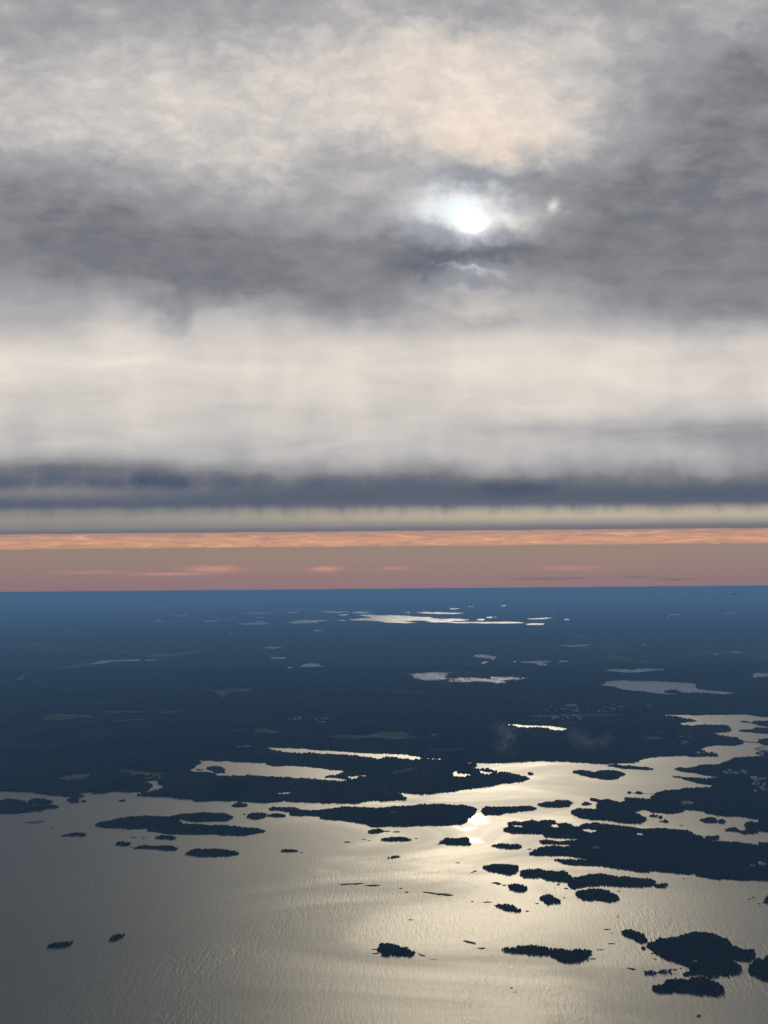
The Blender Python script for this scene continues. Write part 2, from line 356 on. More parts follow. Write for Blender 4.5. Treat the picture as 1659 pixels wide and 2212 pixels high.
def ground_poly(p, top=0.0, far=False):
    """photo outline -> ground outline; far shores show their treetops, so they are dropped at treetop height"""
    a = area2(p); n = len(p); t = np.roll(p, -1, 0)-np.roll(p, 1, 0)
    ny = t[:, 0]*(-1 if a > 0 else 1)/(np.hypot(t[:, 0], t[:, 1])+1e-9)       # <0: edge faces up in the photo
    up_ = np.clip(-ny if a < 0 else -ny, 0, 1)
    # orientation test: the topmost vertex must face up
    if up_[np.argmin(p[:, 1])] < .1: up_ = np.clip(ny, 0, 1)
    g = np.array([drop(x, y, top*u) for (x, y), u in zip(p, up_)])
    return g if area2(g) > 0 else g[::-1]
def roughen(g, maxlen, amp, seed=0):
    r = np.random.default_rng(seed+len(g)*131)
    for _ in range(7):
        q = np.roll(g, -1, 0); d = q-g; L = np.hypot(d[:, 0], d[:, 1])
        if (L > maxlen).sum() == 0: break
        out = []
        for i in range(len(g)):
            out.append(g[i])
            if L[i] > maxlen and len(g) < 60000:
                nrm = np.array([-d[i, 1], d[i, 0]])
                out.append((g[i]+q[i])/2+nrm*r.normal(0, amp*.5))
        g = np.array(out)
    return g
def inset(g, w):
    t = np.roll(g, -1, 0)-np.roll(g, 1, 0); L = np.hypot(t[:, 0], t[:, 1])[:, None]+1e-9
    return g+np.stack([-t[:, 1], t[:, 0]], 1)/L*w
def tess(g):
    return [tuple(reversed(f)) for f in tessellate_polygon([[Vector((x, y, 0)) for x, y in g]])]
def fix_up(v, f):
    out = []
    for a, b, c in f:
        z = (v[b][0]-v[a][0])*(v[c][1]-v[a][1])-(v[b][1]-v[a][1])*(v[c][0]-v[a][0])
        out.append((a, b, c) if z > 0 else (a, c, b))
    return out
def slab(g, z, w=3.0, base=-.8):
    """a low land body: shore sloping up from under the water to a flat top at z"""
    n = len(g); gi = inset(g, w); v = [(x, y, base) for x, y in g]+[(x, y, z) for x, y in gi]
    f = [(i, (i+1) % n, (i+1) % n+n) for i in range(n)]+[(i, (i+1) % n+n, i+n) for i in range(n)]
    f += fix_up(v, [tuple(k+n for k in q) for q in tess(gi)])
    return v, f
def sheet(g, z):
    v = [(x, y, z) for x, y in g]; return v, fix_up(v, tess(g))
def inside(g, P):
    x, y = P[:, 0], P[:, 1]; c = np.zeros(len(P), bool); q = np.roll(g, -1, 0)
    for (x1, y1), (x2, y2) in zip(g, q):
        if y1 == y2: continue
        m = (y1 > y) != (y2 > y)
        if not m.any(): continue
        c[m] ^= x[m] < (x2-x1)*(y[m]-y1)/(y2-y1)+x1
    return c
def val_noise(P, s, seed=0):
    r = np.random.default_rng(seed).random((256, 256)); q = P/s; i = np.floor(q).astype(int); f = q-i; f = f*f*(3-2*f)
    a = r[i[:, 0] % 256, i[:, 1] % 256]; b = r[(i[:, 0]+1) % 256, i[:, 1] % 256]; c = r[i[:, 0] % 256, (i[:, 1]+1) % 256]; d = r[(i[:, 0]+1) % 256, (i[:, 1]+1) % 256]
    return (a*(1-f[:, 0])+b*f[:, 0])*(1-f[:, 1])+(c*(1-f[:, 0])+d*f[:, 0])*f[:, 1]
def trees(P, height, radius, z0, sides=5, ground=None):
    """many individual small crowns (spruce cones and rounded pines) as arrays"""
    n = len(P); r = rng
    if n == 0: return np.zeros((0, 3)), np.zeros((0, 3), int)
    hh = height*(.72+.40*r.random(n))*(.8+.45*val_noise(P, 70)); rr = radius*(.75+.5*r.random(n)); conif = r.random(n) < .6
    z = np.where(conif[:, None], [[.05, .35, .68]], [[.18, .55, .85]]); k = np.where(conif[:, None], [[1.0, .72, .36]], [[.72, 1.05, .66]])
    a0 = r.random(n)*6.28; vs = []
    for j in range(3):
        for s in range(sides):
            jr = .8+.4*r.random(n); a = a0+s*2*np.pi/sides+j*.6
            vs.append(np.stack([P[:, 0]+np.cos(a)*rr*k[:, j]*jr, P[:, 1]+np.sin(a)*rr*k[:, j]*jr, z0+hh*z[:, j]*(.94+.12*r.random(n))], 1))
    lean = r.normal(0, .3, (n, 2)); vs.append(np.stack([P[:, 0]+lean[:, 0], P[:, 1]+lean[:, 1], z0+hh], 1))
    nv = 3*sides+1; V = np.stack(vs, 1); fs = []
    for j in range(2):
        for s in range(sides):
            a, b = j*sides+s, j*sides+(s+1) % sides; c, d = a+sides, b+sides; fs += [(a, b, d), (a, d, c)]
    for s in range(sides): fs.append((2*sides+s, 2*sides+(s+1) % sides, 3*sides))
    f = (np.array(fs)[None]+(np.arange(n)*nv)[:, None, None]).reshape(-1, 3)
    return V.reshape(-1, 3), f
def scatter(g, spacing, excl=(), margin=3.0, cap=400000):
    lo, hi = g.min(0), g.max(0); nx = int((hi[0]-lo[0])/spacing)+2; ny = int((hi[1]-lo[1])/spacing)+2
    X, Y = np.meshgrid(np.arange(nx), np.arange(ny)); P = np.stack([X.ravel(), Y.ravel()], 1)*spacing+lo+rng.uniform(-.48, .48, (nx*ny, 2))*spacing
    az = np.degrees(np.arctan2(P[:, 0], P[:, 1])); P = P[(np.abs(az) < 34) & (P[:, 1] > 0)]
    P = P[inside(g, P)]
    for e in excl: 
        if len(P): P = P[~inside(e, P)]
    return P

# ------------------------------------------------------------------ water and mainland
FAR = 300000.0
sea = link_mesh('sea', [(-FAR, -20000, 0), (FAR, -20000, 0), (FAR, FAR, 0), (-FAR, FAR, 0)], [(0, 1, 2, 3)], M_sea); set_props(sea, kind='structure')

MAIN = px('D', '''-900,540 -300,560 0,578 60,580 215,583 240,592 300,600 390,606 392,590 430,584 520,590 620,595 680,592 740,580 800,582 880,583 940,582 970,572 988,548 960,528
 920,520 960,512 1010,508 1030,498 1046,478 1050,492 1020,512 1030,535 1060,552 1120,548 1130,558 1060,565 1000,580 940,596 893,600 890,608 950,612 1060,614 1190,628 1220,630 1400,640
 E0,650 200,640 300,650 450,655 630,662 680,652 730,640 810,638 815,643 880,638 960,636 978,628 950,610 920,592 945,590 1000,592 1080,598 1200,588 1300,580 1400,562 1500,548 1580,535 1600,527
 F0,525 60,518 112,500 60,485 0,470 E1600,458 1540,470 1560,455 1500,440 1440,438 1380,438 1400,428 1435,420 1430,405 1380,402 1352,393 1380,391
 F0,392 200,382 300,385 420,395 600,402 720,397 820,388 840,372 900,362 1050,350 1200,356 1280,352 1310,356 1340,346 1300,336 1200,338 1195,322 1270,326 1210,318 1240,300 1260,290 1460,280 1500,262
 1480,250 1440,235 1360,225 1290,203 1380,198 1420,185 1400,162 1350,155 1240,152 1180,163 1110,155 1070,140 1120,135 1200,126 1160,118 1070,98 960,90 965,84 1120,84 1210,88 1380,84 1440,82 1540,85 1600,97 1659,100 2600,115 3600,100''')
gm = roughen(np.array([drop(x, y, 3.0) for x, y in MAIN]), 60, .22, 3)
# close the outline far away
ext = np.array([[FAR*1.0, gm[-2, 1]+4000], [FAR, FAR-2000], [-FAR, FAR-2000], [-FAR, gm[0, 1]]])
def open_rough(pts, maxlen, amp, seed):
    r = np.random.default_rng(seed)
    for _ in range(7):
        d = np.diff(pts, axis=0); L = np.hypot(d[:, 0], d[:, 1]); out = []
        for i in range(len(d)):
            out.append(pts[i])
            if L[i] > maxlen*(1 if pts[i, 1] < 9000 else 2.5): out.append((pts[i]+pts[i+1])/2+np.array([-d[i, 1], d[i, 0]])*r.normal(0, amp*.5))
        out.append(pts[-1]); pts = np.array(out)
    return pts
coast = open_rough(np.array([drop(x, y, 3.0) for x, y in MAIN]), 45, .16, 3)
gmain = np.vstack([coast, ext]); gmain = gmain if area2(gmain) > 0 else gmain[::-1]
v, f = slab(gmain, 1.5, 1.0); ground = link_mesh('ground', v, f, M_ground); set_props(ground, kind='structure')

LAKES_NEAR = [px('E', s) for s in (
 '60,303 220,306 400,320 560,328 750,340 960,345 1040,358 1080,370 1200,374 1208,388 1140,380 1080,375 1010,384 930,372 850,365 780,378 740,370 600,355 500,348 380,340 300,343 200,335 100,318',
 'D1280,385 1380,386 1480,388 1540,398 E0,402 80,400 60,412 100,422 230,420 330,425 430,438 450,440 580,456 545,475 470,488 450,495 540,500 600,518 540,522 440,515 340,508 230,502 140,498 60,492 0,486 D1600,483 1460,488 1405,485 1395,472 1340,464 1235,460 1228,448 1260,435 1300,405',
 '590,490 640,486 730,480 735,486 690,490 660,492 652,505 620,508 590,498', '135,600 180,592 240,592 210,608 150,610',
 '1275,472 1290,455 1305,455 1305,470 1390,472 1392,485 1340,495 1280,490', '1440,452 1500,458 1550,470 1500,480 1450,468',
 'F-30,150 30,150 100,158 250,160 360,178 325,195 290,192 250,185 190,172 120,175 40,172 0,160 -30,160', '820,563 840,570 848,576 835,572')]
LAKES_FAR = [px(c, s) for c, s in (
 ('A', '578,588 620,580 660,566 740,564 830,560 908,558 890,570 800,568 700,574 660,585 630,590'), ('A', '938,562 1000,556 1030,553 1000,563 950,568'),
 ('A', '975,304 1010,308 1030,297 1042,299 1035,308 1080,310 1035,316 1005,312'), ('A', '1110,307 1155,309 1150,313 1120,312'), ('A', '1160,313 1190,313 1188,318'),
 ('A', '1125,271 1160,270 1195,265 1220,275 1160,278'), ('A', '968,222 985,215 995,220 980,231'), ('A', '1045,214 1080,212 1060,220'),
 ('A', '1308,309 1350,304 1420,302 1390,312 1350,318'), ('A', '1430,301 1495,302 1460,306'), ('A', '1485,276 1525,275 1500,280'), ('A', '1575,257 1620,253 1700,255 1790,257 1700,263 1610,263'),
 ('A', '1640,283 1700,282 1740,285 1680,289'), ('A', '1530,324 1600,321 1700,323 1765,327 1650,333 1550,331'), ('A', '1640,315 1700,311 1735,313 1680,321'), ('A', '1478,390 1525,390 1500,396'),
 ('A', '580,145 610,146 600,149'), ('A', '655,146 735,147 690,151'), ('A', '1220,321 1250,323 1235,328'), ('A', '600,790 620,786 635,790 615,796'),
 ('B', '222,231 300,230 300,235 250,236'), ('B', '320,231 400,233 370,237'), ('B', '213,249 275,247 255,258 220,259'), ('B', '400,245 500,246 608,251 520,257 430,251'), ('B', '540,265 595,264 575,276 550,273'),
 ('B', '640,251 680,247 735,252 700,258 650,258'),
 ('B', '600,298 680,292 740,290 720,280 660,270 720,267 800,273 900,271 1000,277 1080,283 1140,283 1130,291 1200,295 1280,293 1365,299 1340,307 1280,309 1230,317 1150,319 1090,307 1040,304 1000,310 950,312 1030,321 960,323 850,319 780,308 700,305 630,306'),
 ('B', '1220,317 1300,315 1400,315 1500,315 1659,313 1715,316 1715,323 1600,325 1450,323 1300,323'), ('B', '1030,253 1100,249 1200,251 1300,255 1360,256 1280,263 1180,263 1080,259'), ('B', '950,251 995,249 990,256'),
 ('B', '1430,297 1460,294 1475,300 1450,309'), ('B', '1492,287 1530,279 1530,285 1500,293'), ('B', '1555,280 1566,279 1560,285'), ('B', '213,315 260,306 330,300 345,304 380,302 480,303 430,309 400,319 340,322 230,325'), ('B', '490,302 590,303 560,309'),
 ('B', '165,325 195,327 180,330'), ('B', '368,369 428,368 400,376'), ('B', '28,479 100,476 198,477 150,482 115,489 80,484'), ('B', '90,543 150,543 208,544 200,556 160,553 100,554'),
 ('B', '192,612 215,606 242,610 215,622'), ('B', '260,607 300,600 340,583 370,586 400,584 448,600 430,606 360,610 300,609'), ('B', '0,650 30,648 60,650 30,654'),
 ('B', '945,655 1040,648 1160,641 1300,641 1405,642 1380,648 1240,650 1235,675 1290,684 1330,674 1400,673 1470,680 1520,684 1508,668 1600,668 1700,675 1785,680 1740,688 1700,699 1660,692 1600,700 1640,713 1560,717 1480,705 1420,702 1330,707 1235,700 1290,694 1240,684 1170,697 1090,696 1020,681 1000,662'),
 ('B', '1408,540 1425,528 1500,528 1555,540 1530,569 1510,552 1450,546'), ('B', '1453,580 1500,571 1490,582 1470,587'), ('B', '1255,225 1308,225 1300,231 1260,231'), ('B', '1375,211 1415,212 1400,218'), ('B', '1592,207 1635,207 1610,213'),
 ('B', '1635,571 1690,569 1680,576'), ('B', '1355,594 1370,592 1368,598'), ('B', '1355,300 1380,298 1375,303'),
 ('C', '275,233 295,229 295,237 280,239'), ('C', '95,294 170,290 240,286 262,289 200,297 120,298'), ('C', '88,330 130,323 215,324 200,334 110,335'), ('C', '340,295 370,296 360,303'), ('C', '305,468 400,466 500,462 525,463 480,470 410,476 340,472'),
 ('C', '835,459 862,461 850,469 838,468'), ('C', '50,575 150,569 258,569 240,576 190,582 230,590 210,601 175,599 155,582 80,581'), ('C', '290,580 300,565 378,569 330,576'), ('C', '415,565 440,567 430,570'),
 ('C', '520,630 590,627 650,619 750,620 775,628 800,617 900,617 993,617 990,628 900,635 820,646 770,649 700,643 640,636 580,632'),
 ('C', '530,722 600,715 610,700 700,692 850,697 1000,701 1130,707 1190,716 1200,742 1250,755 1350,762 1470,774 1390,789 1300,783 1190,776 1110,777 1060,758 1010,762 1000,775 1075,787 1040,791 940,781 860,769 780,765 710,756 680,739 600,732'),
 ('C', '1535,675 1560,652 1580,644 1620,645 1800,645 1900,660 1800,677 1600,676 1550,681'), ('C', '1010,268 1040,263 1078,261 1065,270 1020,273'), ('C', '1003,287 1025,287 1020,296'), ('C', '1190,337 1215,339 1200,344'),
 ('C', '1365,255 1440,254 1455,259 1400,262'), ('C', '1475,255 1500,257 1490,260'), ('C', '1485,208 1512,208 1505,214'), ('C', '1380,509 1440,507 1510,514 1440,516'), ('C', '1355,511 1372,511 1365,518'), ('C', '1312,521 1328,516 1325,531'))]
lake_polys = []
for i, p in enumerate(LAKES_NEAR+LAKES_FAR):
    g = ground_poly(p, 0.0); dist = g[:, 1].mean()
    g = roughen(g, max(30, dist*.006), .14, i); lake_polys.append(g)
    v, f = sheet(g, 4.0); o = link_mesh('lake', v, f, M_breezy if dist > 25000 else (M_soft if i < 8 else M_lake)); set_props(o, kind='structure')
FIELDS = [('E', '430,232 560,215 700,222 830,196 960,200 1010,225 1090,240 960,252 860,250 760,240 620,248 500,240', 0), ('E', '-100,190 60,175 120,190 200,205 110,212 0,208 -120,205', 0),
 ('D', '360,505 430,485 500,472 585,470 590,490 560,500 680,505 600,514 480,516 380,515', 0), ('D', '740,445 850,445 940,455 1050,462 1100,468 1050,480 1000,500 920,515 930,500 980,488 930,478 850,490 830,470 780,458', 0),
 ('D', '280,95 400,82 560,88 640,100 560,120 480,130 380,125 250,125', 0), ('D', '400,118 460,112 500,108 520,102 572,106 540,116 480,122 410,124', 1), ('D', '550,68 700,62 880,60 1000,70 900,80 700,78', 0), ('D', '1000,80 1080,62 1140,58 1220,68 1120,76 1050,84', 0), ('D', '640,135 800,122 900,112 1020,120 900,128 760,138', 0),
 ('D', '1480,190 1659,178 1659,205 1560,202', 0), ('D', '500,18 700,10 800,14 640,24', 0), ('F', '80,92 200,88 360,84 700,84 770,95 600,102 460,100 300,104 180,110', 0), ('F', '80,120 200,118 210,130 120,132', 0), ('F', '820,230 940,226 1020,244 930,250 850,246', 0), ('F', '290,135 400,130 420,142 330,144', 0),
 ('E', '570,46 620,48 662,58 610,56', 1), ('E', '1145,48 1215,50 1210,58 1160,56', 1), ('E', '785,54 830,56 815,62', 1), ('E', '665,38 700,38 690,44', 1), ('E', '1100,310 1300,305 1400,315 1300,322 1120,320', 0), ('E', '870,468 950,438 1060,428 1040,450 960,462 900,474', 0),
 ('A', '1060,715 1140,722 1120,728 1070,722', 1), ('A', '1300,740 1420,760 1500,745 1659,750 1600,770 1500,775 1440,810 1400,780 1320,752', 0), ('A', '78,690 120,678 155,672 160,640 167,628 168,665 158,690 120,693', 1), ('A', '200,490 330,470 420,485 400,505 280,500', 0), ('A', '690,508 820,505 850,512 760,518', 0), ('A', '1010,460 1080,450 1150,458 1140,468 1040,468', 0), ('A', '1020,434 1140,430 1150,436 1040,440', 0),
 ('B', '530,745 570,755 615,750 590,760 550,760', 1), ('B', '80,752 150,738 110,755', 1), ('B', '720,742 800,740 830,748 760,752', 0), ('B', '780,765 950,760 1150,765 1000,775', 0), ('B', '1320,742 1400,740 1410,746', 0)]
for i, (c, s, k) in enumerate(FIELDS):
    g = ground_poly(px(c, s), 0.0); g = roughen(g, max(30, g[:, 1].mean()*.006), .16, 50+i)
    v, f = sheet(g, 2.6); o = link_mesh('field', v, f, M_pale if k else M_field); set_props(o, kind='structure')
field_polys = [roughen(ground_poly(px(c, s), 0.0), 300, .1, 1) for c, s, k in FIELDS]

# mainland forest: single crowns where they can be told apart, larger clumps further off
chunksV, chunksF, off = [], [], 0
def band_scatter(g, y0, y1, sp, excl):
    lo = np.array([-.62*y1-200, y0]); hi = np.array([.62*y1+200, y1]); nx = int((hi[0]-lo[0])/sp); ny = int((y1-y0)/sp)
    X, Y = np.meshgrid(np.arange(nx), np.arange(ny)); P = np.stack([X.ravel(), Y.ravel()], 1)*sp+lo+rng.uniform(-.5, .5, (nx*ny, 2))*sp
    P = P[np.abs(P[:, 0]) < P[:, 1]*.60]; P = P[inside(g, P)]
    for e in excl:
        if e[:, 1].min() < y1+100 and e[:, 1].max() > y0-100 and len(P): P = P[~inside(e, P)]
    return P
gl = gmain
def spacing(y): return max(9.5, .0026*y)
y0 = 5200.0; near_excl = lake_polys+field_polys
VV, FF, off = [], [], 0
while y0 < 13500:
    sp = spacing(y0); y1 = y0*1.09; P = band_scatter(gl, y0, y1, sp, near_excl)
    V_, F_ = trees(P, 15+max(0, sp-10)*.12, sp*.66, 1.4, sides=5 if sp < 13 else 4)
    VV.append(V_); FF.append(F_+off); off += len(V_); y0 = y1
forest = link_mesh('forest', np.vstack(VV), np.vstack(FF), M_needles2); set_props(forest, label='dark conifer forest covering the mainland beyond the bay', kind='stuff')
print('mainland crowns', off//16)

# ------------------------------------------------------------------ islands
def make_island(c, s, label, name='island', cat='island', tall=13.0, ponds=(), clearings=(), group=None, seed=0, dens=1.0):
    p = px(c, s); g = ground_poly(p, tall*.7 if name == 'island' else 1.0); dist = np.hypot(*g.mean(0)); ctr = g.mean(0)
    if name == 'island':
        gr = roughen(g, max(14, dist*.003), .13, seed)
        root = empty('island', (ctr[0], ctr[1], 0), label, cat, group)
        v, f = slab(gr-ctr, 1.6, 3.0); v = [(x, y, z+(rng.uniform(-.4, .6) if z > 0 else 0)) for x, y, z in v]
        link_mesh('rocky_shore', v, f, M_rock, root)
        ex = [roughen(ground_poly(px(cc, ss), 0), 60, .12, 9) for cc, ss in ponds]
        for e in ex:
            v, f = sheet(e, 2.6); o = link_mesh('lagoon', v, f, M_sea); set_props(o, kind='structure')
        cl = [roughen(ground_poly(px(cc, ss), 0), 60, .12, 9) for cc, ss in clearings]
        for e in cl:
            v, f = sheet(e-ctr, 2.7); link_mesh('clearing', v, f, M_pale, root)
        P = scatter(gr, max(6.5, .0017*dist)/dens, ex+cl); P = P-ctr
        # a little relief: trees stand on low hills
        if len(P) == 0: P = np.zeros((1, 2))
        sp = max(6.5, .0017*dist)/dens
        V_, F_ = trees(P, tall*1.12, sp*.74, 1.2)
        o = link_mesh('forest', V_, F_, M_needles, root); o['kind'] = 'stuff'
        return root
    # bare skerry: one low rounded rock body with knolls
    gr = roughen(g, 10, .25, seed)-ctr; n = len(gr); rings = [(1.0, -.6), (.93, .5), (.72, 1.3), (.4, 1.8)]
    v = []
    for k, z in rings:
        for x, y in gr: v.append((x*k, y*k, z*rng.uniform(.6, 1.35) if z > 0 else z))
    v.append((0, 0, 2.0)); f = []
    for r_ in range(3):
        for i in range(n):
            a, b = r_*n+i, r_*n+(i+1) % n; f.append((a, b, b+n, a+n))
    f += [(3*n+i, 3*n+(i+1) % n, 4*n) for i in range(n)]
    o = link_mesh(name, v, f, M_reef); o.location = (ctr[0], ctr[1], 0); set_props(o, label, cat, group=group)
    return o
